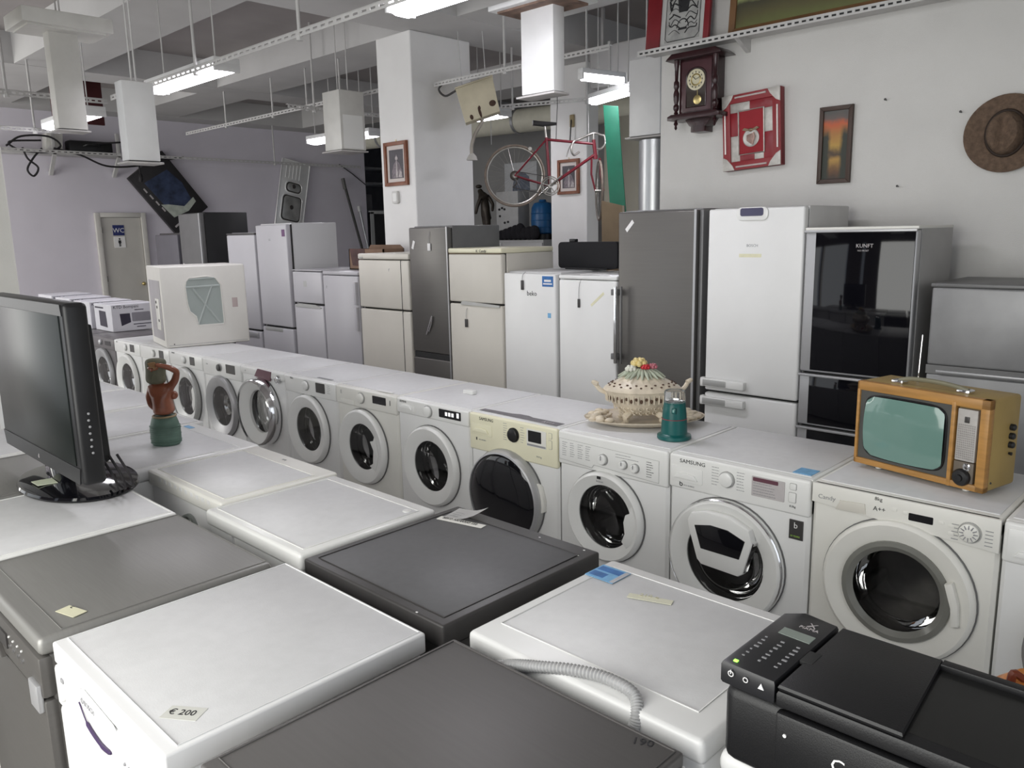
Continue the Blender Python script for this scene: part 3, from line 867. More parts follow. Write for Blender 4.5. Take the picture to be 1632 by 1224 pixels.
# machine carrying the ceramic tureen
t, fa, d = washer(1, 'white washing machine with three small dials carrying the ceramic tureen', cx=0.272, cz=0.495, R=0.205, r=0.142, fz0=0.69)
pn = B().prism([(0.012, 0.715), (0.20, 0.705), (0.21, 0.72), (0.55, 0.705), (0.55, 0.80), (0.012, 0.812)], -0.010, -0.002, 'Y', 0.002).obj('control_panel', whiteplastic, fa)
ol = B().tube([(0.012, -0.0102, 0.812), (0.55, -0.0102, 0.80), (0.55, -0.0102, 0.705), (0.21, -0.0102, 0.72), (0.20, -0.0102, 0.704), (0.012, -0.0102, 0.715)], 0.0008, 5, True).obj('panel_outline', ringgrey, pn)
for x, z, r in ((0.265, 0.755, 0.022), (0.375, 0.752, 0.017), (0.435, 0.748, 0.018)):
    k = dial(pn, x, z, r, whiteplastic)
    k.location.y = -0.006
    B().box(x - 0.0012, -0.029, z, x + 0.0012, -0.022, z + r * 0.9).obj('dial_mark', greyink, k)
for i, x in enumerate((0.03, 0.075, 0.12, 0.165)):
    lines(pn, x, 0.795, 0.03, 7, 0.010, seed=20 + i).location.y = -0.0045
lines(pn, 0.33, 0.79, 0.14, 2, 0.012, seed=31).location.y = -0.0045
lines(pn, 0.49, 0.785, 0.04, 7, 0.0105, ink, seed=32).location.y = -0.0045
text('Indesit', 0.014, d, (0.245, -0.0365, 0.656), greyink)
tr = B().box(0.249, -0.038, 0.673, 0.253, -0.034, 0.683).box(0.256, -0.038, 0.673, 0.260, -0.034, 0.683).box(0.263, -0.038, 0.673, 0.267, -0.034, 0.683).box(0.249, -0.038, 0.671, 0.267, -0.034, 0.6735).obj('emblem', ink, d)
B().prism([(0.43, 0.60), (0.415, 0.545), (0.395, 0.535), (0.385, 0.50), (0.392, 0.45), (0.375, 0.41), (0.40, 0.385), (0.44, 0.42), (0.45, 0.52)], -0.030, -0.008, 'Y', 0.004).obj('door_grip', whiteplastic, d)

# yellowed machine with the big black door
t, fa, d = washer(2, 'white washing machine with yellowed control panel and big black door', cx=0.262, cz=0.455, R=0.240, r=0.205, fascia=yellowed, fz0=0.655, ringm=ringgrey, glass=blackgloss)
text('SAMSUNG', 0.022, fa, (0.075, -0.0066, 0.815), ink)
drawer(fa, 0.012, 0.735, 0.165, 0.795, yellowed)
text('ECO BUBBLE', 0.009, fa, (0.07, -0.0066, 0.71), greyink)
B().box(0.05, -0.0072, 0.708, 0.057, -0.006, 0.722).obj('emblem', ink, fa)
dial(fa, 0.315, 0.775, 0.032, black, black)
lines(fa, 0.245, 0.822, 0.032, 8, 0.0115, seed=11)
lines(fa, 0.36, 0.818, 0.028, 7, 0.012, seed=12)
pn = disp(fa, 0.402, 0.738, 0.525, 0.822, offwhite, 'display_panel')
disp(pn, 0.412, 0.76, 0.495, 0.815, black, out=0.0095)
disp(pn, 0.405, 0.741, 0.522, 0.750, greyink, 'key_strip', out=0.0095)
button(fa, 0.54, 0.795, 0.56, 0.82, yellowed)
button(fa, 0.54, 0.745, 0.56, 0.785, yellowed)
text('10.0 kg', 0.012, fa, (0.46, -0.0066, 0.690), greyink)
B().lathe([(0.216, 0.03), (0.216, 0.050), (0.20, 0.060), (0.12, 0.068), (0.001, 0.070)], 44, (0.262, 0, 0.455), 'Y').obj('door_cover', blackgloss, d, label='domed glossy black door cover')
ring(B(), [(0.214, 0.03), (0.222, 0.054), (0.230, 0.05), (0.236, 0.02)], (0.262, 0, 0.455)).obj('door_rim', silver, d)
B().prism([(0.46, 0.575), (0.495, 0.55), (0.515, 0.48), (0.512, 0.43), (0.49, 0.42), (0.47, 0.52)], -0.02, 0.004, 'Y', 0.003).obj('hinge_cover', offwhite, d)
bs = B().prism([(0.03, 0.04), (0.56, 0.028), (0.56, 0.085), (0.36, 0.085), (0.32, 0.10), (0.26, 0.10), (0.22, 0.085), (0.03, 0.08)], 0.8495, 0.8510, 'Z').obj('promotional_strip', mat('dark_strip', (0.16, 0.15, 0.16), 0.5, var=0.15, scale=30), t, label='dark printed strip on the top')
text('A+++', 0.03, bs, (0.45, 0.045, 0.8513), displaygrey, 'top')

# plainer machines farther down the row
t, fa, d = washer(3, 'white washing machine with a black display showing three white digits', cx=0.288, cz=0.500, R=0.222, r=0.138, fz0=0.76)
dial(fa, 0.275, 0.800, 0.030)
dd = disp(fa, 0.365, 0.785, 0.535, 0.830)
wl = mat('lit_digits', (0.9, 0.9, 0.9), 0.5, emit=(1, 1, 1), estr=0.6)
for x in (0.415, 0.440, 0.465, 0.505):
    B().box(x, -0.0092, 0.798, x + 0.017, -0.0082, 0.818 if x < 0.5 else 0.824).obj('digit', wl, dd)
text('SIEMENS', 0.016, fa, (0.03, -0.0066, 0.823), ink)
drawer(fa, 0.02, 0.775, 0.16, 0.815)
B().box(0.24, 0.28, 0.850, 0.32, 0.315, 0.872, 0.003).obj('plastic_cap', whiteplastic, t)
t, fa, d = washer(4, 'white washing machine with a black display and a notch bitten from its door glass', cx=0.262, cz=0.500, R=0.228, r=0.138, fz0=0.735, body=offwhite, fascia=offwhite, ringm=whiteplastic)
dial(fa, 0.262, 0.795, 0.030, offwhite)
disp(fa, 0.375, 0.78, 0.50, 0.825)
text('E', 0.03, fa, (0.05, -0.0066, 0.80), greyink)
B().box(0.535, -0.0068, 0.785, 0.541, -0.0058, 0.815).obj('icon', ink, fa)
drawer(fa, 0.05, 0.74, 0.19, 0.77, offwhite, False)
B().prism([(0.40, 0.585), (0.385, 0.555), (0.355, 0.55), (0.385, 0.50), (0.375, 0.42), (0.34, 0.40), (0.40, 0.375), (0.43, 0.48)], -0.030, -0.008, 'Y', 0.004).obj('door_grip', whiteplastic, d)
B().box(0.38, 0.02, 0.8505, 0.52, 0.045, 0.8525).obj('reflective_label', paper, t)
t, fa, d = washer(5, 'white washing machine with square dark display, just right of the chrome door machine', cx=0.268, cz=0.515, R=0.226, r=0.142, fz0=0.735)
dial(fa, 0.262, 0.80, 0.030)
disp(fa, 0.375, 0.77, 0.475, 0.832, greybody)
lines(fa, 0.50, 0.825, 0.04, 5, 0.012, seed=41)
text('TEKA', 0.016, fa, (0.07, -0.0066, 0.825), ink)
B().box(0.32, 0.04, 0.8505, 0.48, 0.06, 0.8520).obj('tape_strip', greyink, t)
t, fa, d = washer(6, 'white washing machine with a thick chrome door ring standing proud', cx=0.280, cz=0.550, R=0.232, r=0.150, fz0=0.79, ringm=whiteplastic, chrome_ring=True, bulge=2.0)
B().prism([(0.20, 0.79), (0.41, 0.775), (0.43, 0.84), (0.25, 0.845)], -0.011, -0.003, 'Y').obj('display', lilac, fa)
dial(fa, 0.515, 0.800, 0.026, chrome, chrome)
text('LG', 0.014, fa, (0.06, -0.0066, 0.81), greyink)
t, fa, d = washer(7, 'white washing machine with a wide silver door ring in the middle of the row', cx=0.275, cz=0.505, R=0.232, r=0.148, fz0=0.72, ringm=silver)
dial(fa, 0.275, 0.795, 0.026, greybody, ringgrey)
disp(fa, 0.375, 0.765, 0.51, 0.83, greybody)
text('hOn', 0.014, fa, (0.06, -0.0066, 0.80), greyink)
t, fa, d = washer(8, 'white washing machine left of the wide silver ring, below the front of the upturned dryer', cx=0.275, cz=0.505, R=0.228, r=0.150, fz0=0.735, chrome_ring=ringgrey)
dial(fa, 0.275, 0.795, 0.026)
disp(fa, 0.375, 0.765, 0.455, 0.83, greybody)
text('BOSCH', 0.016, fa, (0.05, -0.0066, 0.83), ink)
B().prism([(0.43, 0.60), (0.40, 0.57), (0.405, 0.50), (0.385, 0.45), (0.40, 0.40), (0.44, 0.45), (0.45, 0.53)], -0.030, -0.008, 'Y', 0.004).obj('door_grip', whiteplastic, d)
t, fa, d = washer(9, 'white washing machine half hidden behind the figurine head', cx=0.275, cz=0.505, R=0.228, r=0.142, fz0=0.735)
dial(fa, 0.285, 0.795, 0.028)
disp(fa, 0.395, 0.765, 0.48, 0.83, greybody)
t, fa, d = washer(10, 'last white washing machine of the row, next to the dark grey one', cx=0.275, cz=0.505, R=0.228, r=0.142, fz0=0.735)
dial(fa, 0.275, 0.795, 0.028)
disp(fa, 0.375, 0.765, 0.465, 0.83, greybody)
text('AEG', 0.016, fa, (0.06, -0.0066, 0.825), ink)
dg = mat('dark_grey_enamel', (0.13, 0.12, 0.125), 0.35, var=0.05)
for n, lab in ((11, 'dark grey washing machine beside the television screen edge'), (12, 'second dark grey washing machine mostly hidden behind the television'), (13, 'third dark grey washing machine under the row of microwave boxes'), (14, 'farthest dark grey washing machine under the last microwave box')):
    t, fa, d = washer(n, lab, cx=0.285, cz=0.505, R=0.235, r=0.150, fz0=0.735, body=dg, fascia=dg, ringm=silver, top=dg)
    dial(fa, 0.27, 0.795, 0.024, silver, silver)
    disp(fa, 0.375, 0.775, 0.51, 0.815, black)


# ------------------------------------------------------------------ dishwashers and machines in the two front rows
def machine(name, cat, label, x0, x1, y0, y1, H=0.85, back=False, body=white, topf=whiteplastic, plate=whitetop, group='machines in the two front rows', inset=(0.02, 0.02, 0.02, 0.02), th=0.05, soft=0.006, step=-0.004):
    """back=True faces +Y (towards the washing machines). Local frame: x 0..w, front at y=0."""
    w, d = x1 - x0, y1 - y0
    if back:
        t = thing(name, label, cat, (x1, y1, 0), PI, group)
    else:
        t = thing(name, label, cat, (x0, y0, 0), 0, group)
    B().box(0.004, 0.02, 0.03, w - 0.004, d - 0.012, H - th, 0.006).obj('cabinet', body, t)
    B().box(0.02, 0.05, 0, w - 0.02, d - 0.04, 0.04).obj('plinth', gap, t)
    tp = B().box(0, 0, H - th, w, d, H, soft, 3).obj('top_frame', topf, t)
    il, ir, if_, ib = inset
    B().box(il, if_, H - 0.006, w - ir, d - ib, H + (0.0012 if step > 0 else 0.0006), 0.002).obj('top_plate', plate, tp)
    # thin bead around the plate
    z = H + 0.0012
    B().tube([(il, if_, z), (w - ir, if_, z), (w - ir, d - ib, z), (il, d - ib, z)], 0.0016, 6, True).obj('top_bead', topf, tp)
    return t, w, d


def dish_front(t, w, panel, doorm, H=0.85, th=0.05, handle=None):
    f = B().box(0.003, -0.004, 0.70, w - 0.003, 0.03, H - th - 0.002, 0.008).obj('control_panel', panel, t)
    dr = B().box(0.003, -0.002, 0.10, w - 0.003, 0.03, 0.695, 0.008).obj('door', doorm, t)
    return f, dr


bw = mat('bright_white_enamel', (0.84, 0.84, 0.84), 0.3, var=0.01)
# nearest white dishwasher with the price
t, w, d = machine('dishwasher', 'dishwasher', 'white dishwasher with a handwritten price on its top, nearest the left corner', -0.77, -0.17, -2.235, -1.642, body=bw, topf=bw, inset=(0.012, 0.012, 0.03, 0.010))
f, dr = dish_front(t, w, bw, bw)
hs = B()
hs.tube(spl([(0.17, -0.006, 0.775), (0.22, -0.008, 0.745), (0.29, -0.008, 0.732), (0.34, -0.006, 0.735)], 6), [0.0015] * 6 + [0.004] * 7 + [0.005] * 5 + [0.003], 6)
hs.obj('purple_handle_slot', mat('purple_line', (0.045, 0.022, 0.08), 0.4, var=0.1), f, label='curved purple slot of the handle')
B().prism(spl and [(0.13, 0.79), (0.20, 0.815), (0.36, 0.805), (0.42, 0.77), (0.36, 0.72), (0.24, 0.715), (0.16, 0.745)], -0.0045, -0.001, 'Y', 0.001).obj('handle_recess', bw, f)
text('BOSCH', 0.018, f, (0.20, -0.005, 0.78), greyink)
B().torus((0.19, -0.005, 0.786), 0.006, 0.0012, 14, 5).obj('emblem', greyink, f)
for x in (0.41, 0.43, 0.45, 0.47):
    B().lathe([(0.004, 0), (0.003, 0.003), (0.001, 0.004)], 8, (x, -0.004, 0.745), 'Y').obj('indicator', greyink, f)
B().box(0.055, -0.007, 0.775, 0.07, -0.003, 0.785, 0.001).obj('indicator', greyink, f)
B().prism(rrect(0.045, 0.73, 0.065, 0.76, 0.006), -0.012, -0.002, 'Y', 0.002).obj('power_button', whiteplastic, f)
pt = B().prism([(-0.008, -0.016), (0.068, -0.018), (0.07, 0.024), (-0.004, 0.024)], 0.0, 0.0006, 'Z')
pt.xf(Matrix.Translation((0.475, 0.060, 0.8508)) @ Matrix.Rotation(0.62, 4, 'Z'))
pt = pt.obj('price_tape', mat('pale_tape', (0.70, 0.70, 0.65), 0.7, var=0.02), t)
text('\u20ac 200', 0.024, pt, (0.477, 0.058, 0.8516), ink, 'top', rz=0.62, xs=0.95)
# stainless one beyond
st2 = mat('warm_steel', (0.36, 0.345, 0.32), 0.38, metal=0.75, var=0.08, scale=4, stretch=(2, 40, 2))
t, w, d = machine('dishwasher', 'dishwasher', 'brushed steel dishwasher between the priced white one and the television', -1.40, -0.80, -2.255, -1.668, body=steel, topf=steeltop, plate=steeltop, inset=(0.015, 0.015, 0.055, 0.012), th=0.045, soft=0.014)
f, dr = dish_front(t, w, steel, steel, th=0.045)
for i, x in enumerate((0.36, 0.395, 0.43, 0.465)):
    B().lathe([(0.006, 0), (0.006, 0.004), (0.001, 0.005)], 10, (x, -0.004, 0.75), 'Y').obj('button', chrome, f)
    B().lathe([(0.003, 0), (0.003, 0.003), (0.001, 0.004)], 8, (x, -0.004, 0.775), 'Y').obj('indicator', whiteplastic, f)
disp(f, 0.27, 0.735, 0.34, 0.775, greybody)
B().prism([(0.05, 0.70), (0.05, 0.74), (0.26, 0.735), (0.30, 0.70)], -0.02, 0.0, 'Y', 0.006).obj('handle_lip', steel, f)
hb = B().box(w - 0.075, -0.014, 0.665, w - 0.012, 0.0, 0.735, 0.004).obj('corner_label', silver, dr)
tg = B().box(-0.018, -0.035, 0, 0.018, 0.035, 0.0012)
tg.xf(Matrix.Translation((0.508, 0.100, 0.8525)) @ Matrix.Rotation(-1.3, 4, 'Z'))
tg = tg.obj('price_tape', tapem, t)
text('c', 0.022, tg, (0.485, 0.102, 0.8539), ink, 'top', rz=0.5)
# white one carrying the television
t, w, d = machine('dishwasher', 'dishwasher', 'white dishwasher carrying the black flat television', -2.03, -1.412, -2.24, -1.67, inset=(0.02, 0.018, 0.03, 0.012))
dish_front(t, w, white, white)
# steel and white ones farther left
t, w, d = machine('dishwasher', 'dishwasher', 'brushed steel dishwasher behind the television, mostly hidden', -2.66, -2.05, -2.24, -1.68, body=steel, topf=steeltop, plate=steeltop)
dish_front(t, w, steel, steel)
t, w, d = machine('dishwasher', 'dishwasher', 'white dishwasher at the left edge beyond the television base', -3.28, -2.68, -2.24, -1.66)
dish_front(t, w, white, white)
# nearest grey one with 190 written on it
t, w, d = machine('dishwasher', 'dishwasher', 'grey metal dishwasher with 190 written on it at the bottom edge', -0.108, 0.487, -2.20, -1.612, body=steel, topf=greytop2, plate=greytop2, inset=(0.012, 0.012, 0.03, 0.012), H=0.848)
dish_front(t, w, steel, steel)
text('190', 0.027, t, (0.512, 0.545, 0.8492), ink, 'top', rz=0.42)
B().box(w - 0.012, d - 0.03, 0.79, w + 0.006, d - 0.004, 0.825, 0.003).obj('hinge_clip', chrome, t)

# second row, facing the washing machines
t, w, d = machine('washing_machine', 'washing machine', 'white machine with a blue sticker and grey hose at its back', -0.108, 0.50, -1.572, -1.03, back=True, topf=white, inset=(0.055, 0.035, 0.045, 0.075), th=0.05, soft=0.012)
sk = B().prism([(-0.045, -0.04), (0.045, -0.04), (0.045, 0.04), (-0.045, 0.04)], 0, 0.0012, 'Z')
sk.xf(Matrix.Translation((w - 0.055, 0.092, 0.852)) @ Matrix.Rotation(0.0, 4, 'Z'))
sk = sk.obj('sticker', skyblue, t, label='blue and silver energy sticker')
B().box(w - 0.085, 0.06, 0.8532, w - 0.015, 0.085, 0.8536).obj('print_block', blue, sk)
B().box(w - 0.06, 0.095, 0.8532, w - 0.015, 0.122, 0.8536).obj('print_block', blue, sk)
B().box(w - 0.100, 0.055, 0.8532, w - 0.087, 0.13, 0.8536).obj('print_block', silver, sk)
tp = B().box(-0.055, -0.012, 0, 0.055, 0.012, 0.0012)
tp.xf(Matrix.Translation((w - 0.22, 0.14, 0.852)) @ Matrix.Rotation(PI + 0.33, 4, 'Z'))
tp = tp.obj('price_tape', mat('pale_yellow_tape', (0.70, 0.69, 0.55), 0.7, var=0.03), t)
text('210 e', 0.022, tp, (w - 0.19, 0.145, 0.8535), mat('faded_ink', (0.55, 0.53, 0.38), 0.7, var=0.05), 'top', rz=PI + 0.33)
# ribbed drain hose lying along the back edge
hp = spl([(0.15, d + 0.006, 0.80), (0.145, d - 0.004, 0.835), (0.17, d - 0.028, 0.862), (0.24, d - 0.033, 0.865), (0.31, d - 0.016, 0.862), (0.38, d + 0.004, 0.850), (0.44, d + 0.014, 0.835), (0.50, d + 0.016, 0.81)], 18)
hz = B().tube(hp, [0.0104 + (0.0026 if i % 2 else 0.0) for i in range(len(hp))], 12).obj('drain_hose', mat('grey_hose', (0.50, 0.50, 0.50), 0.4, metal=0.2, var=0.04), t, label='ribbed grey drain hose')
t, w, d = machine('dishwasher', 'dishwasher', 'dark grey dishwasher top with a paper note, in the middle of the second row', -0.755, -0.163, -1.597, -1.015, back=True, body=greybody, topf=greybody, plate=greytop, inset=(0.03, 0.03, 0.055, 0.03), th=0.06, soft=0.006)
wb = B()
for x, y in ((0.04, 0.02), (0.2, 0.03), (0.56, 0.03), (0.1, d - 0.005), (0.03, 0.06)):
    wb.ell((x, y, 0.8505), 0.004, 0.003, 0.0008, 8, 5)
wb.obj('paint_chips', paper, t)
dish = B().box(0.003, -0.02, 0.10, w - 0.003, 0.015, 0.785, 0.006).obj('door', greybody, t)
ptx = B().box(-0.085, -0.014, 0, 0.085, 0.014, 0.0012)
ptx.xf(Matrix.Translation((w - 0.125, 0.10, 0.8515)) @ Matrix.Rotation(PI + 0.22, 4, 'Z'))
ptx = ptx.obj('label_tape', offwhite, t, label='tape with handwriting')
text('BEKO ARMARIO 150', 0.018, ptx, (w - 0.055, 0.117, 0.853), ink, 'top', rz=PI + 0.22, xs=0.8)
t, w, d = machine('washing_machine', 'washing machine', 'plain white machine right next to the dark grey dishwasher', -1.372, -0.782, -1.592, -1.085, back=True, topf=whiteplastic, inset=(0.03, 0.03, 0.05, 0.03), th=0.055, soft=0.012)
B().lathe([(0.014, 0.0), (0.014, 0.002), (0.001, 0.003)], 16, (0.06, 0.075, 0.8505)).obj('top_screw_cap', whiteplastic, t)
for x in (0.08, 0.42):
    B().box(x, d - 0.014, 0.74, x + 0.012, d - 0.004, 0.80).obj('rear_clip', white, t)
t, w, d = machine('dryer', 'dryer', 'white machine with scuffed back edge, second from the dark grey dishwasher', -2.0, -1.388, -1.53, -1.058, back=True, topf=offwhite, inset=(0.03, 0.03, 0.085, 0.03), th=0.06, soft=0.010)
for i in range(10):
    B().box(0.08 + i * 0.045, d - 0.001, 0.825, 0.10 + i * 0.045, d + 0.001, 0.840).obj('rear_clip', white, t)
text('AEG', 0.016, t, (0.33, 0.05, 0.851), greyink, 'top', rz=PI)
t, w, d = machine('dryer', 'dryer', 'white machine with the painted figurine standing on it', -2.63, -2.008, -1.60, -1.04, back=True, topf=white, inset=(0.03, 0.03, 0.085, 0.03), th=0.05, soft=0.015)
B().box(0.53, 0.05, 0.8505, 0.60, 0.075, 0.852).obj('sticker', skyblue, t)
t, w, d = machine('washing_machine', 'washing machine', 'white machine just behind the figurine', -3.245, -2.64, -1.55, -1.0, back=True)
t, w, d = machine('washing_machine', 'washing machine', 'white machine second behind the figurine with rounded corner', -3.87, -3.26, -1.50, -0.88, back=True, soft=0.02)
t, w, d = machine('washing_machine', 'washing machine', 'last white machine of the second row beside the television edge', -4.46, -3.885, -1.47, -0.90, back=True)
t, w, d = machine('washing_machine', 'washing machine', 'white machine under the black printer', 0.525, 1.13, -1.572, -1.03, back=True, topf=white, th=0.05, soft=0.02)

# loose things lying on these tops
nt = thing('paper_note', 'curled white paper note lying on the dark grey dishwasher', 'paper', (-0.655, -1.075, 0.8525), 0.15)
g = B()
N = 8
vs = [[g.bm.verts.new((-0.055 + 0.11 * i / N, -0.04 + 0.08 * j / 4 + 0.012 * (i / N), 0.002 + 0.03 * max(0, (i / N - 0.45)) ** 1.5 * 1.6 + 0.004 * (j / 4) ** 2)) for j in range(5)] for i in range(N + 1)]
for i in range(N):
    for j in range(4):
        g.bm.faces.new((vs[i][j], vs[i + 1][j], vs[i + 1][j + 1], vs[i][j + 1]))
bmesh.ops.solidify(g.bm, geom=g.bm.faces[:], thickness=0.0006)
sh = g.obj('sheet', paper, nt)
lb = B()
for j in range(4):
    lb.box(-0.045, -0.022 + j * 0.016, 0.0034, -0.01, -0.0212 + j * 0.016, 0.0038)
lb.obj('handwriting', greyink, nt)
# tangled cord in the gap between the two rows
cd = thing('power_cord', 'tangled grey cord fallen into the gap between the rows', 'cord', (-1.45, -1.632, 0.70))
B().tube(spl([(-0.1, -0.012, 0.05), (0.0, 0.01, 0.10), (0.06, -0.012, 0.05), (0.0, 0.0, 0.0), (-0.08, 0.01, 0.06), (0.02, 0.012, 0.12), (0.14, -0.01, 0.08), (0.22, 0.0, -0.02), (0.26, 0.0, -0.3), (0.26, 0.0, -0.69)], 6), 0.008, 7).obj('cord', mat('grey_cord', (0.10, 0.11, 0.10), 0.6, var=0.1), cd)
B().tube(spl([(-0.12, 0.0, 0.02), (-0.02, 0.012, 0.04), (0.08, 0.012, 0.0), (0.18, 0.0, 0.02)], 6), 0.010, 7).obj('plug_lead', cabm, cd)


# ================================================================== THINGS STANDING ON THE MACHINES
# ---- upturned white dryer on the washing machine row
t = thing('tumble_dryer', 'white dryer turned back to front, standing on the row with its rear panel showing', 'dryer', (-5.45, 0.015, 0.852), -0.20)
DW, DD, DH = 0.56, 0.68, 0.665
ivory = mat('ivory_enamel', (0.74, 0.72, 0.68), 0.42, var=0.03, scale=5, bump=0.03)
B().box(-DW, 0, 0, 0, DD, DH, 0.012, 3).obj('cabinet', ivory, t)
# recessed pressed-steel panel on the broad side
hole = [(0.22, 0.565), (0.36, 0.575), (0.43, 0.56), (0.47, 0.50), (0.475, 0.20), (0.47, 0.17), (0.27, 0.17), (0.258, 0.20), (0.252, 0.245), (0.205, 0.29), (0.19, 0.36), (0.185, 0.50), (0.195, 0.54)]
pl = B().prism(hole, -0.003, 0.0015, 'X').obj('rear_plate', mat('grey_green_panel', (0.36, 0.40, 0.385), 0.45, var=0.03), t, label='grey green pressed plate with an X')
B().tube([(0.0035, y, z) for y, z in hole], 0.0055, 8, True).obj('plate_edge', ivory, t)
rb = B()
for a, c in (((0.265, 0.18), (0.40, 0.50)), ((0.24, 0.48), (0.44, 0.185)), ((0.19, 0.49), (0.46, 0.495)), ((0.22, 0.555), (0.42, 0.56))):
    rb.cyl((0.001, a[0], a[1]), (0.001, c[0], c[1]), 0.009, n=8)
rb.obj('pressed_ribs', mat('grey_green_rib', (0.42, 0.46, 0.445), 0.4, var=0.02), pl)
B().box(-0.001, 0.555, 0.305, 0.0012, 0.60, 0.385).obj('rating_label', mat('pinkish_label', (0.45, 0.37, 0.36), 0.6, var=0.1), t)
B().cyl((0.0, 0.06, 0.03), (0.002, 0.06, 0.03), 0.005, n=10).obj('screw', gap, t)
B().box(-0.001, 0.02, 0.018, 0.0012, DD - 0.02, 0.022).obj('seam', ringgrey, t)
lp = B().box(-DW + 0.08, -0.004, 0.06, -0.06, 0.002, 0.55, 0.006).obj('rear_cover', mat('lilac_grey_panel', (0.40, 0.38, 0.40), 0.5, var=0.05), t)
B().box(-0.26, -0.008, 0.14, -0.12, -0.003, 0.40, 0.006).obj('terminal_plate', offwhite, lp)
for x, z in ((-0.22, 0.37), (-0.2, 0.33), (-0.16, 0.22)):
    B().cyl((x, -0.012, z), (x, -0.006, z), 0.012, n=10).obj('terminal', greybody, lp)
for x in (-0.48, -0.08):
    for y in (0.06, 0.56):
        B().cyl((x, y, 0), (x, y, 0.006), 0.02, n=12).obj('foot', gap, t)

# ---- boxed microwave ovens
def mw_box(label, x1, y0, w, d, h, z=0.852, rz=0.0):
    t = thing('microwave_box', label, 'box', (x1, y0, z), rz, 'boxed microwave ovens')
    card = mat('white_carton', (0.62, 0.61, 0.65), 0.7, var=0.05)
    B().box(-w, 0, 0, 0, d, h, 0.003, 1).obj('carton', card, t)
    B().box(-w * 0.55, -0.001, h, -w * 0.45, d + 0.001, h + 0.001).obj('packing_tape', mat('clear_tape', (0.72, 0.71, 0.74), 0.15, var=0.03), t)
    dk = mat('dark_print', (0.035, 0.03, 0.05), 0.6, var=0.1)
    # print on the broad side (+X)
    a = B().prism([(d * 0.19, h * 0.20), (d * 0.40, h * 0.32), (d * 0.39, h * 0.66), (d * 0.17, h * 0.66)], 0, 0.0012, 'X').obj('printed_oven', dk, t)
    B().prism(rrect(d * 0.43, h * 0.34, d * 0.84, h * 0.68, 0.01), 0, 0.0012, 'X').obj('printed_oven_front', mat('print_grey', (0.25, 0.24, 0.27), 0.6, var=0.1), t)
    s = B()
    for y, z, q in ((0.50, 0.76, 0.2), (0.86, 0.76, 0.06), (0.45, 0.22, 0.45), (0.52, 0.12, 0.2), (0.9, 0.12, 0.06)):
        s.box(0, d * y, h * z, 0.0012, d * min(0.97, y + q), h * (z + 0.03))
    for i in range(4):
        s.box(0, d * 0.88, h * (0.38 + i * 0.08), 0.0012, d * 0.92, h * (0.41 + i * 0.08))
    s.obj('printed_marks', dk, t)
    text('KTD Bompani', 0.042, t, (0.0013, d * 0.04, h * 0.86), dk, 'right')
    # print on the narrow side (-Y)
    B().prism([(-w * 0.72, h * 0.18), (-w * 0.30, h * 0.14), (-w * 0.34, h * 0.74), (-w * 0.72, h * 0.76)], -0.0012, 0, 'Y').obj('printed_oven', dk, t)
    B().box(-w * 0.94, -0.0012, h * 0.84, -w * 0.45, 0, h * 0.90).obj('printed_title', dk, t)
    return t


mw_box('boxed microwave nearest the upturned dryer, facing the aisle with its printed side', -7.10, 0.19, 0.46, 0.44, 0.262)
mw_box('second boxed microwave from the dryer, seen between two cartons', -7.62, 0.17, 0.46, 0.42, 0.27)
mw_box('third boxed microwave, just above the television corner', -8.14, 0.15, 0.46, 0.42, 0.285)
mw_box('fourth boxed microwave at the far left end above the television', -8.66, 0.13, 0.46, 0.42, 0.30)

# ---- old portable television
orange = mat('orange_veneer', (0.42, 0.215, 0.06), 0.42, var=0.18, scale=6, stretch=(1, 1, 8))
ocase = mat('mustard_plastic', (0.38, 0.265, 0.09), 0.5, var=0.10, scale=5)
t = thing('television', 'old portable television in an orange case with grey green screen', 'television', (0.040, 0.275, 0.852), -0.236)
TW, TD, TH, zf = 0.475, 0.26, 0.31, 0.014
cs = B()
cs.box(0, 0.012, zf, TW, TD * 0.72, zf + TH, 0.012, 3)
cs.obj('case', ocase, t)
B().prism([(0.03, zf + 0.03), (TW - 0.03, zf + 0.03), (TW - 0.05, zf + TH - 0.03), (0.05, zf + TH - 0.03)], TD * 0.72, TD, 'Y', 0.02).obj('rear_shell', mat('olive_plastic', (0.20, 0.17, 0.07), 0.6, var=0.1), t)
fr = B()
fr.box(0, -0.012, zf, TW, 0.02, zf + 0.022, 0.004).box(0, -0.012, zf + TH - 0.034, TW, 0.02, zf + TH, 0.004)
fr.box(0, -0.012, zf, 0.012, 0.02, zf + TH, 0.004).box(TW - 0.030, -0.012, zf, TW, 0.02, zf + TH, 0.004).box(0.352, -0.014, zf, 0.366, 0.02, zf + TH - 0.02, 0.003)
fr.obj('front_frame', orange, t)
bz = B().box(0.012, -0.004, zf + 0.022, 0.352, 0.016, zf + TH - 0.034).obj('screen_surround', mat('grey_mask', (0.075, 0.075, 0.07), 0.6, var=0.08), t)
sc = bmesh.new()
N, M_ = 20, 16
x0, x1, z0, z1 = 0.036, 0.334, zf + 0.038, zf + TH - 0.048
rows = []
for i in range(N + 1):
    rw = []
    for j in range(M_ + 1):
        u, v = i / N * 2 - 1, j / M_ * 2 - 1
        # superellipse outline: sides bow outwards
        uu = u * (1 - 0.035 * v * v)
        vv = v * (1 - 0.045 * u * u)
        q = max(0, 1 - (abs(u) ** 2.2 + abs(v) ** 2.2) / 2)
        k = 1.0 - 0.05 * max(0, abs(u) - 0.8) / 0.2 * max(0, abs(v) - 0.8) / 0.2
        rw.append(sc.verts.new(((x0 + x1) / 2 + uu * k * (x1 - x0) / 2, -0.006 - 0.022 * q ** 0.9, (z0 + z1) / 2 + vv * k * (z1 - z0) / 2)))
    rows.append(rw)
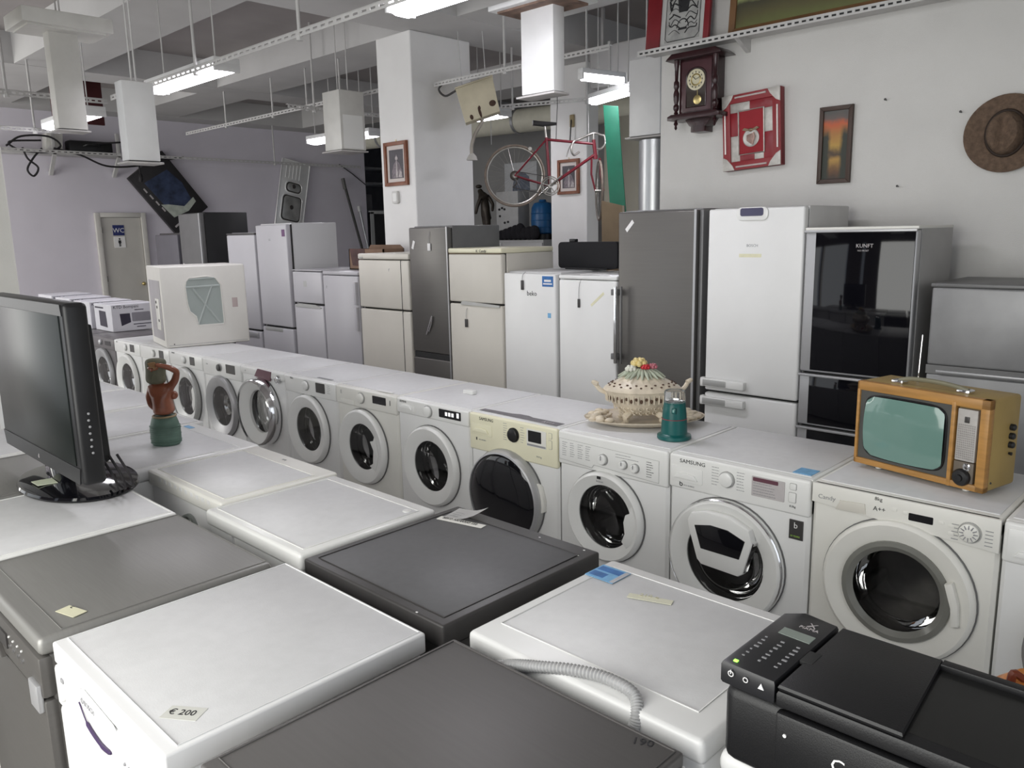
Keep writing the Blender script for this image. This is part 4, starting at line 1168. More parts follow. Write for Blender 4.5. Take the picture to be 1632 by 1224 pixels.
for i in range(N):
    for j in range(M_):
        sc.faces.new((rows[i][j], rows[i + 1][j], rows[i + 1][j + 1], rows[i][j + 1]))
b = B()
b.add(sc)
b.obj('screen', mat('old_screen_glass', (0.155, 0.27, 0.235), 0.10, var=0.02, coat=0.4), t, label='bulging grey green screen')
B().tube([(x, -0.006, z) for x, z in [((x0 + x1) / 2 + math.copysign(abs(math.cos(a)) ** 0.32, math.cos(a)) * (x1 - x0) / 2 * 1.01, (z0 + z1) / 2 + math.copysign(abs(math.sin(a)) ** 0.32, math.sin(a)) * (z1 - z0) / 2 * 1.01) for a in [2 * PI * i / 72 for i in range(72)]]], 0.0045, 6, True).obj('screen_edge', black, t)
sp = B().box(0.372, -0.008, zf + 0.095, 0.437, 0.01, zf + TH - 0.04, 0.002).obj('speaker_grille', mat('speaker_silver', (0.44, 0.42, 0.40), 0.5, var=0.06, scale=60), t)
sl = B()
for i in range(9):
    for j in range(16):
        sl.box(0.377 + i * 0.0064, -0.0092, zf + 0.102 + j * 0.0075, 0.3805 + i * 0.0064, -0.0078, zf + 0.106 + j * 0.0075)
sl.obj('speaker_holes', mat('speaker_dot', (0.30, 0.28, 0.27), 0.6, var=0.05), sp, smooth=False)
B().box(0.396, -0.0105, zf + 0.225, 0.412, -0.007, zf + 0.245, 0.001).obj('badge', greybody, sp)
cp = B().box(0.370, -0.008, zf + 0.012, 0.437, 0.01, zf + 0.092, 0.003).obj('control_plate', mat('brown_grey_plate', (0.14, 0.115, 0.09), 0.5, var=0.08), t)
B().lathe([(0.029, 0.006), (0.029, 0.018), (0.024, 0.024), (0.012, 0.026), (0.011, 0.034), (0.001, 0.035)], 24, (0.402, 0, zf + 0.040), 'Y').obj('tuning_knob', black, t)
B().lathe([(0.013, 0.006), (0.013, 0.010), (0.008, 0.011), (0.007, 0.02), (0.001, 0.021)], 18, (0.415, 0, zf + 0.077), 'Y').obj('small_knob', chrome, t)
for i, z in enumerate((0.205, 0.175, 0.145)):
    B().lathe([(0.011, 0), (0.011, 0.012), (0.008, 0.015), (0.001, 0.015)], 16, (TW, 0.13, zf + z), 'X').obj('side_knob', black, t)
B().lathe([(0.004, 0), (0.006, 0.010), (0.001, 0.011)], 10, (TW, 0.13, zf + 0.115), 'X').obj('side_switch', black, t)
B().lathe([(0.004, 0), (0.003, 0.003), (0.001, 0.003)], 8, (TW, 0.03, zf + 0.03), 'X').obj('screw', black, t)
hn = B().tube(spl([(0.125, 0.05, zf + TH + 0.012), (0.17, 0.05, zf + TH + 0.022), (0.26, 0.05, zf + TH + 0.024), (0.33, 0.05, zf + TH + 0.018), (0.37, 0.05, zf + TH + 0.010)], 6), 0.008, 8).obj('carry_handle', mat('olive_strap', (0.20, 0.19, 0.13), 0.6, var=0.1), t)
for x in (0.125, 0.36):
    B().box(x - 0.022, 0.03, zf + TH - 0.002, x + 0.022, 0.07, zf + TH + 0.014, 0.004).obj('handle_clip', chrome, hn)
B().cyl((0.15, 0.12, zf + TH - 0.01), (0.15, 0.13, zf + TH + 0.17), 0.0022, n=8).obj('aerial', chrome, t)
B().cyl((0.15, 0.12, zf + TH - 0.004), (0.15, 0.12, zf + TH + 0.012), 0.006, n=10).obj('aerial_socket', chrome, t)
for x in (0.08, 0.40):
    for y in (0.03, 0.16):
        B().lathe([(0.012, 0), (0.012, zf + 0.002)], 12, (x, y, 0)).obj('foot', offwhite, t)

# ---- pierced ceramic tureen on its platter
cer = mat('cream_ceramic', (0.66, 0.58, 0.46), 0.35, var=0.16, scale=18, bump=0.25, bscale=40)
cerd = mat('pierced_shadow', (0.10, 0.055, 0.035), 0.7, var=0.2)
pt = thing('platter', 'oval cream ceramic platter with raised leaf rim under the tureen', 'plate', (-0.955, 0.335, 0.851), 0.77)
B().lathe([(0.09, 0.0), (0.17, 0.0), (0.24, 0.018), (0.275, 0.034), (0.28, 0.036), (0.275, 0.030), (0.235, 0.026), (0.16, 0.012), (0.001, 0.012)], 48, sx=1.0, sy=0.62).obj('dish', cer, pt)
for sgn in (-1, 1):
    lf = B()
    for i in range(16):
        a = (-0.75 + 1.5 * i / 15) + (PI if sgn < 0 else 0)
        rr_ = 0.235 + 0.018 * math.sin(i * 2.1)
        lf.ell((rr_ * math.cos(a), rr_ * 0.62 * math.sin(a), 0.036 + 0.006 * math.sin(i * 1.7)), 0.022, 0.013, 0.012, 8, 6)
        lf.torus(((rr_ - 0.03) * math.cos(a), (rr_ - 0.03) * 0.62 * math.sin(a), 0.026), 0.011, 0.004, 10, 5, 'Z')
    lf.obj('leaf_relief', cer, pt)
rf = B().ell((0.155, 0.045, 0.045), 0.020, 0.020, 0.020, 12, 8)
for i in range(6):
    rf.ell((0.155 + 0.016 * math.cos(i * PI / 3), 0.045 + 0.016 * math.sin(i * PI / 3), 0.040), 0.011, 0.011, 0.014, 8, 6)
rf.obj('red_flower', mat('red_glaze', (0.50, 0.02, 0.03), 0.25, var=0.1), pt)
tu = thing('tureen', 'cream pierced ceramic tureen with modelled flowers on its lid', 'tureen', (-0.965, 0.33, 0.863), 0.77)
bowlp = [(0.05, 0.03), (0.075, 0.035), (0.11, 0.055), (0.145, 0.095), (0.168, 0.135), (0.175, 0.147), (0.17, 0.150), (0.160, 0.14), (0.001, 0.135)]
B().lathe(bowlp, 48, sx=1.0, sy=0.80).obj('bowl', cer, tu)
ho, re = B(), B()
for i in range(44):
    a = 2 * PI * i / 44
    z = 0.118
    R = 0.1605
    ho.ell((R * math.cos(a), 0.8 * R * math.sin(a), z + (0.006 if i % 2 else -0.005)), 0.0062, 0.0062, 0.0095, 8, 6)
    re.torus((0, 0, 0), 0.001, 0.0005, 3, 3) if False else None
    p = Vector((0.168 * math.cos(a + 0.07), 0.8 * 0.168 * math.sin(a + 0.07), z))
    re.cyl((p.x * 0.985, p.y * 0.985, z - 0.018), (p.x, p.y, z + 0.02), 0.0035, n=6)
for i in range(22):
    a = 2 * PI * i / 22
    for R, z, s in ((0.128, 0.072, 0.012), (0.105, 0.05, 0.009)):
        u = Vector((-math.sin(a), 0.8 * math.cos(a), 0)).normalized()
        cpt = Vector((R * math.cos(a), 0.8 * R * math.sin(a), z))
        re.tube([cpt + u * (s * math.cos(q)) + Vector((0, 0, s * 0.8 * math.sin(q))) for q in [2 * PI * k / 9 for k in range(8)]], 0.003, 5)
ho.obj('pierced_holes', cerd, tu)
re.obj('scroll_relief', cer, tu)
for i in range(4):
    a = PI / 4 + i * PI / 2
    c, s_ = math.cos(a), math.sin(a) * 0.8
    B().tube(spl([(0.09 * c, 0.09 * s_, 0.045), (0.12 * c, 0.12 * s_, 0.03), (0.115 * c, 0.115 * s_, 0.012), (0.135 * c, 0.135 * s_, 0.004)], 5), [0.018] * 6 + [0.013] * 6 + [0.010] * 4, 8).obj('foot', cer, tu)
for sg in (-1, 1):
    B().tube(spl([(sg * 0.168, 0, 0.135), (sg * 0.195, 0, 0.15), (sg * 0.215, 0.01, 0.175), (sg * 0.225, 0, 0.185), (sg * 0.205, -0.01, 0.178)], 5), 0.0105, 8).obj('handle', cer, tu)
ld = B().lathe([(0.176, 0.148), (0.180, 0.152), (0.172, 0.162), (0.14, 0.180), (0.10, 0.200), (0.06, 0.222), (0.03, 0.238), (0.001, 0.24)], 48, sx=1.0, sy=0.80).obj('lid', cer, tu)
ho = B()
for i in range(40):
    a = 2 * PI * i / 40
    R = 0.145 + (0.008 if i % 2 else -0.008)
    ho.ell((R * math.cos(a), 0.8 * R * math.sin(a), 0.1785 - (R - 0.145) * 0.55), 0.006, 0.006, 0.0035, 8, 6)
ho.obj('lid_holes', cerd, ld)
gl = B()
for i in range(26):
    a = 2 * PI * i / 26
    r0, r1 = 0.035, 0.095 + 0.012 * (i % 3)
    gl.tube([(r0 * math.cos(a), 0.8 * r0 * math.sin(a), 0.246), ((r0 + r1) / 2 * math.cos(a), 0.8 * (r0 + r1) / 2 * math.sin(a), 0.226), (r1 * math.cos(a), 0.8 * r1 * math.sin(a), 0.206)], [0.005, 0.009, 0.003], 6)
gl.obj('leaves', mat('sage_glaze', (0.46, 0.50, 0.40), 0.35, var=0.15, scale=20), ld)


def bloom(c, r, m, nm='flower'):
    b = B()
    b.ell(c, r * 0.5, r * 0.5, r * 0.5, 10, 8)
    for k, (n_, rr_, zz) in enumerate(((5, 0.5, 0.25), (7, 0.8, -0.1))):
        for i in range(n_):
            a = 2 * PI * i / n_ + k
            b.ell((c[0] + rr_ * r * math.cos(a), c[1] + rr_ * r * math.sin(a), c[2] + zz * r), r * 0.38, r * 0.38, r * 0.42, 8, 6)
    b.obj(nm, m, ld)


bloom((-0.015, 0.0, 0.272), 0.034, mat('yellow_glaze', (0.72, 0.58, 0.25), 0.3, var=0.15, scale=30))
bloom((0.010, -0.030, 0.256), 0.020, mat('red_glaze', (0.50, 0.02, 0.03), 0.25, var=0.1))
bloom((0.045, -0.018, 0.256), 0.021, mat('pink_glaze', (0.42, 0.13, 0.16), 0.3, var=0.15))
bloom((-0.055, -0.02, 0.248), 0.024, mat('white_glaze', (0.68, 0.68, 0.60), 0.3, var=0.05))

# ---- green coffee grinder with clear cup
gr = mat('bottle_green_plastic', (0.006, 0.10, 0.095), 0.33, var=0.06)
t = thing('coffee_grinder', 'dark green coffee grinder with clear cap beside the tureen', 'coffee grinder', (-0.695, 0.185, 0.851), 0.2)
B().lathe([(0.070, 0.0), (0.073, 0.004), (0.072, 0.016), (0.060, 0.021), (0.056, 0.024), (0.0545, 0.06), (0.050, 0.118), (0.046, 0.155), (0.042, 0.160), (0.001, 0.160)], 36).obj('body', gr, t)
B().torus((0, 0, 0.088), 0.0528, 0.0016, 36, 6, 'Z').obj('red_band', mat('red_band', (0.30, 0.03, 0.05), 0.4, var=0.1), t)
sw = B().box(0.008, -0.056, 0.118, 0.026, -0.042, 0.142, 0.003).obj('switch', gr, t)
B().box(0.013, -0.058, 0.124, 0.021, -0.055, 0.136, 0.001).obj('switch_mark', mat('pale_green', (0.25, 0.45, 0.42), 0.4, var=0.1), sw)
B().lathe([(0.032, 0.160), (0.033, 0.166), (0.020, 0.170), (0.001, 0.171)], 20).obj('steel_bowl', chrome, t)
B().box(-0.016, -0.003, 0.170, 0.016, 0.003, 0.176, 0.001).obj('blade', chrome, t)
cl = mat('clear_plastic', (0.92, 0.93, 0.93), 0.06, trans=0.92, var=0.01, ior=1.2)
bm_ = B()
ring_pts = [(0.046, 0.156), (0.0445, 0.205), (0.040, 0.208)]
bm_.lathe([(0.046, 0.158), (0.0455, 0.180), (0.0445, 0.205), (0.041, 0.209), (0.001, 0.210)], 28)
bm_.obj('clear_cap', cl, t)
# ---- painted figurine shading its eyes
fg = thing('figurine', 'painted clay figurine with raised arm, long headscarf and green skirt', 'figurine', (-2.335, -1.31, 0.851), 0.77)
brown = mat('terracotta_skin', (0.26, 0.085, 0.045), 0.28, var=0.22, scale=14, coat=0.2)


def skin(name, verts, edges, radii, m, parent, lv=2, root=0):
    me = bpy.data.meshes.new(name)
    me.from_pydata(verts, edges, [])
    o = bpy.data.objects.new(name, me)
    COL.objects.link(o)
    md = o.modifiers.new('skin', 'SKIN')
    for i, v in enumerate(me.skin_vertices[0].data):
        r = radii[i]
        v.radius = (r, r) if not isinstance(r, tuple) else r
        v.use_root = (i == root)
    md.use_smooth_shade = True
    ss = o.modifiers.new('sub', 'SUBSURF')
    ss.levels = ss.render_levels = lv
    bpy.context.view_layer.update()
    dg = bpy.context.evaluated_depsgraph_get()
    me2 = bpy.data.meshes.new_from_object(o.evaluated_get(dg))
    bpy.data.objects.remove(o, do_unlink=True)
    me2.materials.clear()
    me2.materials.append(m)
    for p in me2.polygons:
        p.use_smooth = True
    q = bpy.data.objects.new(name, me2)
    COL.objects.link(q)
    if parent:
        q.parent = parent
    return q


# local x = to the right in the photo, y = away; figure seen from behind, right arm raised to the brow
V = [(0.002, 0, 0.13), (0.004, 0, 0.165), (0.0, 0, 0.205), (-0.002, 0, 0.245), (-0.004, 0, 0.270), (-0.008, 0.0, 0.300), (-0.010, 0.004, 0.340), (-0.010, 0.004, 0.365),
     (0.042, -0.004, 0.255), (0.068, -0.010, 0.285), (0.084, -0.018, 0.325), (0.060, -0.036, 0.345), (0.030, -0.052, 0.358), (0.010, -0.058, 0.362),
     (-0.044, 0, 0.250), (-0.058, 0.004, 0.210), (-0.056, 0.010, 0.175), (-0.038, 0.020, 0.150), (-0.022, 0.03, 0.140)]
E_ = [(0, 1), (1, 2), (2, 3), (3, 4), (4, 5), (5, 6), (6, 7), (3, 8), (8, 9), (9, 10), (10, 11), (11, 12), (12, 13), (3, 14), (14, 15), (15, 16), (16, 17), (17, 18)]
Rr = [(0.060, 0.050), (0.056, 0.046), (0.056, 0.042), (0.052, 0.036), (0.018, 0.018), (0.016, 0.016), (0.032, 0.034), (0.024, 0.026),
      0.019, 0.0165, 0.015, 0.013, 0.0105, 0.008, 0.019, 0.0165, 0.015, 0.012, 0.010]
bd = skin('body', V, E_, Rr, brown, fg)
fn = B()
for i in range(4):
    fn.tube([(0.012 - i * 0.001, -0.060, 0.370 - i * 0.006), (-0.004, -0.062, 0.370 - i * 0.006), (-0.020 + i * 0.003, -0.058, 0.366 - i * 0.005)], [0.0042, 0.0040, 0.003], 6)
fn.tube([(0.014, -0.056, 0.352), (0.004, -0.056, 0.345), (-0.002, -0.053, 0.342)], [0.0045, 0.004, 0.003], 6)
fn.obj('fingers', mat('tan_hand', (0.42, 0.24, 0.12), 0.4, var=0.15), bd)
fc = B().ell((-0.010, -0.032, 0.345), 0.026, 0.018, 0.014, 12, 8).ell((-0.012, -0.050, 0.338), 0.005, 0.006, 0.008, 8, 6).ell((-0.022, -0.046, 0.346), 0.004, 0.004, 0.003, 8, 6).ell((0.0, -0.046, 0.346), 0.004, 0.004, 0.003, 8, 6)
fc.obj('face_features', brown, bd)
B().ell((0.044, 0.018, 0.215), 0.018, 0.020, 0.019, 12, 8).ell((0.0, 0.034, 0.213), 0.020, 0.022, 0.021, 12, 8).obj('chest', brown, bd)
skm = mat('green_painted_cloth', (0.12, 0.195, 0.155), 0.5, var=0.2, scale=16, bump=0.2, bscale=30)
B().lathe([(0.056, 0.0), (0.061, 0.006), (0.065, 0.035), (0.064, 0.065), (0.060, 0.095), (0.053, 0.118), (0.048, 0.128), (0.001, 0.13)], 28, sx=1.0, sy=0.8).obj('skirt', skm, fg)
pl = B()
for i in range(9):
    z = 0.012 + i * 0.009
    pl.torus((0.001 * math.sin(i * 2), 0, z), 0.0635, 0.0026, 28, 5, 'Z')
pl.xf(Matrix.Diagonal((1, 0.81, 1, 1)))
pl.obj('skirt_folds', skm, fg)
B().torus((0.002, 0, 0.128), 0.047, 0.0045, 26, 6, 'Z').obj('waistband', mat('tan_paint', (0.32, 0.24, 0.13), 0.5, var=0.1), fg)
scm = mat('olive_headscarf', (0.15, 0.145, 0.095), 0.6, var=0.2, scale=20, bump=0.3, bscale=40)
V = [(-0.012, -0.014, 0.268), (-0.012, -0.014, 0.300), (-0.011, -0.010, 0.330), (-0.010, -0.006, 0.360), (-0.010, -0.004, 0.386)]
skin('headscarf', V, [(0, 1), (1, 2), (2, 3), (3, 4)], [(0.046, 0.034), (0.047, 0.036), (0.044, 0.034), (0.048, 0.046), (0.044, 0.042)], scm, fg)

# ---- flat black television on the white dishwasher
t = thing('television', 'black flat television on an oval stand at the left edge', 'television', (-2.05, -1.80, 0.8535), 0.0)
TL, TR, ZB, ZT = -0.47, 0.43, 0.088, 0.690
B().box(TL, -0.075, ZB, TR, 0.0, ZT, 0.016, 3).obj('frame', black, t)
B().box(TL + 0.045, -0.079, ZB + 0.065, TR - 0.045, -0.070, ZT - 0.040, 0.002).obj('screen', mat('dark_green_screen', (0.005, 0.008, 0.007), 0.32, var=0.1, spec=0.35), t)
B().prism([(TL + 0.02, ZT - 0.004), (TR - 0.02, ZT - 0.004), (TR - 0.012, ZT - 0.04), (TL + 0.012, ZT - 0.04)], -0.078, -0.074, 'Y').obj('top_bezel', black, t)
B().prism([(TL + 0.012, ZB + 0.06), (TR - 0.012, ZB + 0.06), (TR - 0.03, ZB + 0.004), (TL + 0.03, ZB + 0.004)], -0.078, -0.074, 'Y').obj('bottom_bezel', black, t)
text('d', 0.025, t, (-0.03, -0.0785, ZB + 0.02), displaygrey)
B().prism([(TL + 0.06, ZB + 0.05), (TR - 0.08, ZB + 0.05), (TR - 0.12, ZT - 0.08), (TL + 0.1, ZT - 0.08)], 0.0, 0.05, 'Y', 0.02).obj('rear_cover', black, t)
bt = B()
for i in range(7):
    z = ZB + 0.11 + i * 0.022
    bt.lathe([(0.0042, 0), (0.004, 0.002), (0.001, 0.003)], 10, (TR, -0.036 - 0.002 * (i % 2), z), 'X')
bt.obj('side_buttons', greyink, t)
B().box(-0.09, -0.05, 0.012, 0.09, 0.005, 0.14, 0.02).obj('neck', blackgloss, t)
B().lathe([(0.30, 0.0), (0.302, 0.006), (0.295, 0.014), (0.20, 0.022), (0.001, 0.026)], 56, (0.02, 0.03, 0), sx=1.0, sy=0.63).obj('base', blackgloss, t)
cc = B()
for i, y in enumerate((0.02, 0.045, 0.07)):
    cc.tube(spl([(0.36, y - 0.01, 0.16), (0.40, y + 0.01, 0.09), (0.36, y + 0.03, 0.035), (0.26, y + 0.04, 0.03)], 6), 0.0045, 7)
cc.obj('cables', cabm, t)
B().prism([(0, 0), (0.07, -0.02), (0.10, 0.035), (0.03, 0.06), (0.01, 0.03)], 0, 0.002, 'Z').xf(Matrix.Translation((-0.02, -0.115, 0.024)) @ Matrix.Rotation(0.3, 4, 'Z')).obj('torn_label', mat('pale_green_paper', (0.62, 0.66, 0.50), 0.7, var=0.05), t)

# ---- black printer
pm = mat('printer_black', (0.011, 0.011, 0.012), 0.42, var=0.06, bump=0.08, bscale=400)
pmg = mat('printer_panel', (0.020, 0.020, 0.022), 0.32, var=0.05)
t = thing('printer', 'black all in one printer with a green power light, bottom right', 'printer', (0.545, -1.60, 0.8545), 0.0)
PWd, PD, PH = 0.455, 0.285, 0.185
B().box(0.0, 0.008, 0.0, PWd, PD, PH - 0.045, 0.02, 3).obj('body', pm, t)
B().prism([(0.0, 0.0), (0.095, -0.004), (0.095, 0.24), (0.03, 0.252), (0.0, 0.225)], PH - 0.042, PH, 'Z', 0.007).obj('control_panel_housing', pmg, t)
cpz = PH + 0.0006
lc = B().prism([(0.028, 0.145), (0.085, 0.142), (0.085, 0.168), (0.028, 0.170)], cpz - 0.002, cpz + 0.0006, 'Z').obj('lcd', mat('lcd_green', (0.26, 0.30, 0.27), 0.25, var=0.04), t)
ky = B()
rk = random.Random(4)
for i in range(3):
    for j in range(7):
        x = 0.018 + i * 0.028
        y = 0.035 + j * 0.0135
        ky.box(x, y, cpz - 0.001, x + rk.uniform(0.003, 0.009), y + rk.uniform(0.002, 0.004), cpz + 0.0008)
ky.obj('key_print', greyink, t)
text('PIXMA', 0.012, t, (0.045, 0.188, cpz), displaygrey, 'top')
text('X', 0.022, t, (0.055, 0.199, cpz), displaygrey, 'top')
B().box(0.017, 0.008, cpz - 0.001, 0.024, 0.014, cpz + 0.0015, 0.0005).obj('power_light', mat('green_led', (0.3, 0.9, 0.1), 0.4, emit=(0.35, 1.0, 0.1), estr=2.0), t)
ic = B().torus((0.020, -0.0045, PH - 0.016), 0.0045, 0.0009, 16, 5).box(0.0193, -0.0055, PH - 0.016, 0.0207, -0.004, PH - 0.009)
ic.prism([(0.068, PH - 0.022), (0.078, PH - 0.022), (0.073, PH - 0.012)], -0.0058, -0.004, 'Y')
ic.torus((0.046, -0.0045, PH - 0.017), 0.004, 0.0009, 12, 5)
ic.obj('icons', paper, t)
# document feeder and lid
B().prism([(0.099, -0.004), (PWd, -0.004), (PWd, 0.245), (0.099, 0.245)], PH - 0.042, PH - 0.013, 'Z', 0.006).obj('scanner_lid', pm, t)
B().prism([(0.100, -0.0035), (0.285, -0.0035), (0.265, 0.2445), (0.100, 0.2445)], PH - 0.014, PH - 0.002, 'Z', 0.006).obj('feeder_cover', pm, t)
B().box(0.094, 0.085, PH - 0.008, 0.115, 0.125, PH - 0.0012, 0.001).obj('finger_notch', gap, t)
B().prism([(0.286, 0.02), (PWd - 0.004, 0.02), (PWd - 0.004, 0.225), (0.270, 0.225)], PH - 0.030, PH - 0.0125, 'Z').obj('feeder_tray', mat('tray_black', (0.008, 0.008, 0.008), 0.3, var=0.08), t)
B().prism([(0.266, 0.225), (PWd - 0.004, 0.225), (PWd - 0.004, 0.2445), (0.266, 0.2445)], PH - 0.014, PH - 0.002, 'Z', 0.002).obj('tray_edge', pm, t)
B().box(0.10, -0.010, 0.03, PWd - 0.004, 0.010, PH - 0.046, 0.006).obj('front_cover', pm, t)
text('Canon', 0.032, t, (0.19, -0.0108, 0.082), paper)
B().lathe([(0.003, 0), (0.003, 0.002), (0.001, 0.003)], 8, (0.118, -0.010, 0.105), 'Y').obj('front_light', paper, t)
for x in (0.04, PWd - 0.04):
    for y in (0.04, PD - 0.03):
        B().cyl((x, y, -0.001), (x, y, 0.004), 0.012, n=10).obj('foot', black, t)
# ---- orange item behind the printer
om = mat('orange_plastic', (0.62, 0.20, 0.02), 0.3, var=0.08)
t = thing('toy_kettle', 'small glossy orange pot with red brown handle peeping over the printer', 'pot', (0.925, -1.19, 0.851), 0.77)
B().lathe([(0.05, 0), (0.075, 0.02), (0.085, 0.06), (0.078, 0.09), (0.05, 0.115), (0.001, 0.12)], 28).obj('body', om, t)
B().tube(spl([(-0.06, 0, 0.105), (-0.055, 0, 0.135), (-0.035, 0, 0.125), (-0.015, 0, 0.142), (0.02, 0, 0.15), (0.055, 0, 0.135), (0.06, 0, 0.105)], 5), 0.007, 8).obj('handle', mat('red_brown_plastic', (0.17, 0.035, 0.015), 0.4, var=0.1), t)
B().lathe([(0.012, 0.118), (0.015, 0.125), (0.001, 0.132)], 12).obj('lid_knob', om, t)


# ================================================================== THINGS ON THE WALLS
def paint_mat(name, stops, noise=0.15, nscale=6.0, side=None, axis='Z', z0=0.0, z1=1.0, side_col=(0.02, 0.025, 0.015)):
    """flat painted picture: a vertical ramp broken up with noise, optional dark masses at both sides"""
    M = bpy.data.materials.new(name)
    M.use_nodes = True
    nt = M.node_tree
    b = nt.nodes['Principled BSDF']
    b.inputs['Roughness'].default_value = 0.5
    tc = nt.nodes.new('ShaderNodeTexCoord')
    sp = nt.nodes.new('ShaderNodeSeparateXYZ')
    nt.links.new(tc.outputs['Object'], sp.inputs[0])
    mr = nt.nodes.new('ShaderNodeMapRange')
    mr.inputs[1].default_value, mr.inputs[2].default_value = z0, z1
    nt.links.new(sp.outputs[2], mr.inputs[0])
    nz = nt.nodes.new('ShaderNodeTexNoise')
    nz.inputs['Scale'].default_value = nscale
    nz.inputs['Detail'].default_value = 6
    nt.links.new(tc.outputs['Object'], nz.inputs['Vector'])
    ma = nt.nodes.new('ShaderNodeMath')
    ma.operation = 'MULTIPLY_ADD'
    ma.inputs[1].default_value = noise
    nt.links.new(nz.outputs['Fac'], ma.inputs[0])
    nt.links.new(mr.outputs[0], ma.inputs[2])
    su = nt.nodes.new('ShaderNodeMath')
    su.operation = 'SUBTRACT'
    su.inputs[1].default_value = noise * 0.5
    nt.links.new(ma.outputs[0], su.inputs[0])
    cr = nt.nodes.new('ShaderNodeValToRGB')
    e = cr.color_ramp.elements
    e[0].position, e[0].color = stops[0][0], (*stops[0][1], 1)
    e[1].position, e[1].color = stops[-1][0], (*stops[-1][1], 1)
    for pz, c in stops[1:-1]:
        q = e.new(pz)
        q.color = (*c, 1)
    nt.links.new(su.outputs[0], cr.inputs[0])
    out = cr.outputs[0]
    if side:
        ab = nt.nodes.new('ShaderNodeMath')
        ab.operation = 'ABSOLUTE'
        nt.links.new(sp.outputs[0], ab.inputs[0])
        m2 = nt.nodes.new('ShaderNodeMath')
        m2.operation = 'MULTIPLY_ADD'
        m2.inputs[1].default_value = side[2]
        nt.links.new(nz.outputs['Fac'], m2.inputs[0])
        nt.links.new(ab.outputs[0], m2.inputs[2])
        r2 = nt.nodes.new('ShaderNodeMapRange')
        r2.inputs[1].default_value, r2.inputs[2].default_value = side[0], side[1]
        nt.links.new(m2.outputs[0], r2.inputs[0])
        # dark masses fade out towards the top of the picture
        r3 = nt.nodes.new('ShaderNodeMapRange')
        r3.inputs[1].default_value, r3.inputs[2].default_value = 0.62, 0.78
        r3.inputs[3].default_value, r3.inputs[4].default_value = 1.0, 0.0
        nt.links.new(su.outputs[0], r3.inputs[0])
        mu = nt.nodes.new('ShaderNodeMath')
        mu.operation = 'MULTIPLY'
        nt.links.new(r2.outputs[0], mu.inputs[0])
        nt.links.new(r3.outputs[0], mu.inputs[1])
        mx = nt.nodes.new('ShaderNodeMix')
        mx.data_type = 'RGBA'
        nt.links.new(mu.outputs[0], mx.inputs[0])
        nt.links.new(out, mx.inputs[6])
        mx.inputs[7].default_value = (*side_col, 1)
        out = mx.outputs[2]
    nt.links.new(out, b.inputs['Base Color'])
    return M


def frame_bars(t, w, h, bw, dp, m, names='frame_bar', y0=0.0):
    """four mitred bars, hanging with the back at y=0 and the front at -dp; origin at the lower middle"""
    x = w / 2
    for poly in ([(-x, 0), (x, 0), (x - bw, bw), (-x + bw, bw)], [(-x, h), (x, h), (x - bw, h - bw), (-x + bw, h - bw)],
                 [(-x, 0), (-x + bw, bw), (-x + bw, h - bw), (-x, h)], [(x, 0), (x - bw, bw), (x - bw, h - bw), (x, h)]):
        B().prism(poly, y0 - dp, y0, 'Y', 0.003).obj(names, m, t)


# ---- pendulum wall clock
t = thing('wall_clock', 'dark wooden pendulum wall clock with turned columns', 'clock', (-1.90, 2.4, 2.385))
B().box(-0.135, -0.13, 0.12, 0.135, 0.0, 0.475, 0.004).obj('case', woodred, t)
B().prism([(-0.215, 0.475), (0.215, 0.475), (0.20, 0.49), (0.165, 0.515), (-0.165, 0.515), (-0.20, 0.49)], -0.19, 0.0, 'Y', 0.004).obj('cornice', woodred, t)
B().prism([(-0.20, 0.085), (0.20, 0.085), (0.20, 0.11), (0.17, 0.122), (-0.17, 0.122), (-0.20, 0.11)], -0.18, 0.0, 'Y', 0.004).obj('base_moulding', woodred, t)
B().prism([(-0.10, 0.086), (0.10, 0.086), (0.07, 0.045), (0.055, 0.035), (0.055, 0.0), (-0.055, 0.0), (-0.055, 0.035), (-0.07, 0.045)], -0.11, 0.0, 'Y', 0.005).obj('pendant_block', woodred, t)
for x in (-0.15, 0.15):
    pf = [(0.008, 0.0), (0.016, 0.012), (0.010, 0.022), (0.020, 0.04), (0.020, 0.06), (0.012, 0.07), (0.019, 0.10), (0.021, 0.14), (0.012, 0.165), (0.020, 0.185), (0.018, 0.215), (0.011, 0.225), (0.014, 0.30), (0.019, 0.34), (0.019, 0.355)]
    c = B().lathe(pf, 16, (x, -0.145, 0.121)).obj('turned_column', woodred, t)
    B().lathe([(0.003, 0.0), (0.010, 0.012), (0.007, 0.026), (0.016, 0.040), (0.010, 0.052), (0.008, 0.066)], 14, (x, -0.145, 0.022)).obj('finial', woodred, t)
dr = B().prism([(-0.115, 0.135), (0.115, 0.135), (0.115, 0.46), (-0.115, 0.46)], -0.137, -0.13, 'Y', 0.002).obj('door', mat('mahogany_light', (0.065, 0.025, 0.03), 0.35, var=0.3, scale=8, coat=0.2), t)
arch = [(-0.075, 0.16), (0.075, 0.16), (0.075, 0.36)] + [(0.075 * math.cos(a), 0.36 + 0.055 * math.sin(a)) for a in [PI * i / 10 for i in range(1, 10)]] + [(-0.075, 0.36)]
B().prism(arch, -0.1385, -0.136, 'Y').obj('glass', mat('clock_glass', (0.055, 0.045, 0.04), 0.04, var=0.2, coat=0.5), dr)
B().tube([(x, -0.139, z) for x, z in arch], 0.004, 6, True).obj('glass_bead', woodred, dr)
fc = B().lathe([(0.068, 0.0), (0.068, 0.004), (0.056, 0.006), (0.052, 0.003), (0.001, 0.003)], 36, (0, -0.139, 0.335), 'Y').obj('dial', mat('ivory_dial', (0.62, 0.58, 0.42), 0.4, var=0.08), t)
ring(B(), [(0.030, 0.003), (0.034, 0.007), (0.040, 0.003)], (0, -0.139, 0.335), 32).obj('dial_ring', brass, fc)
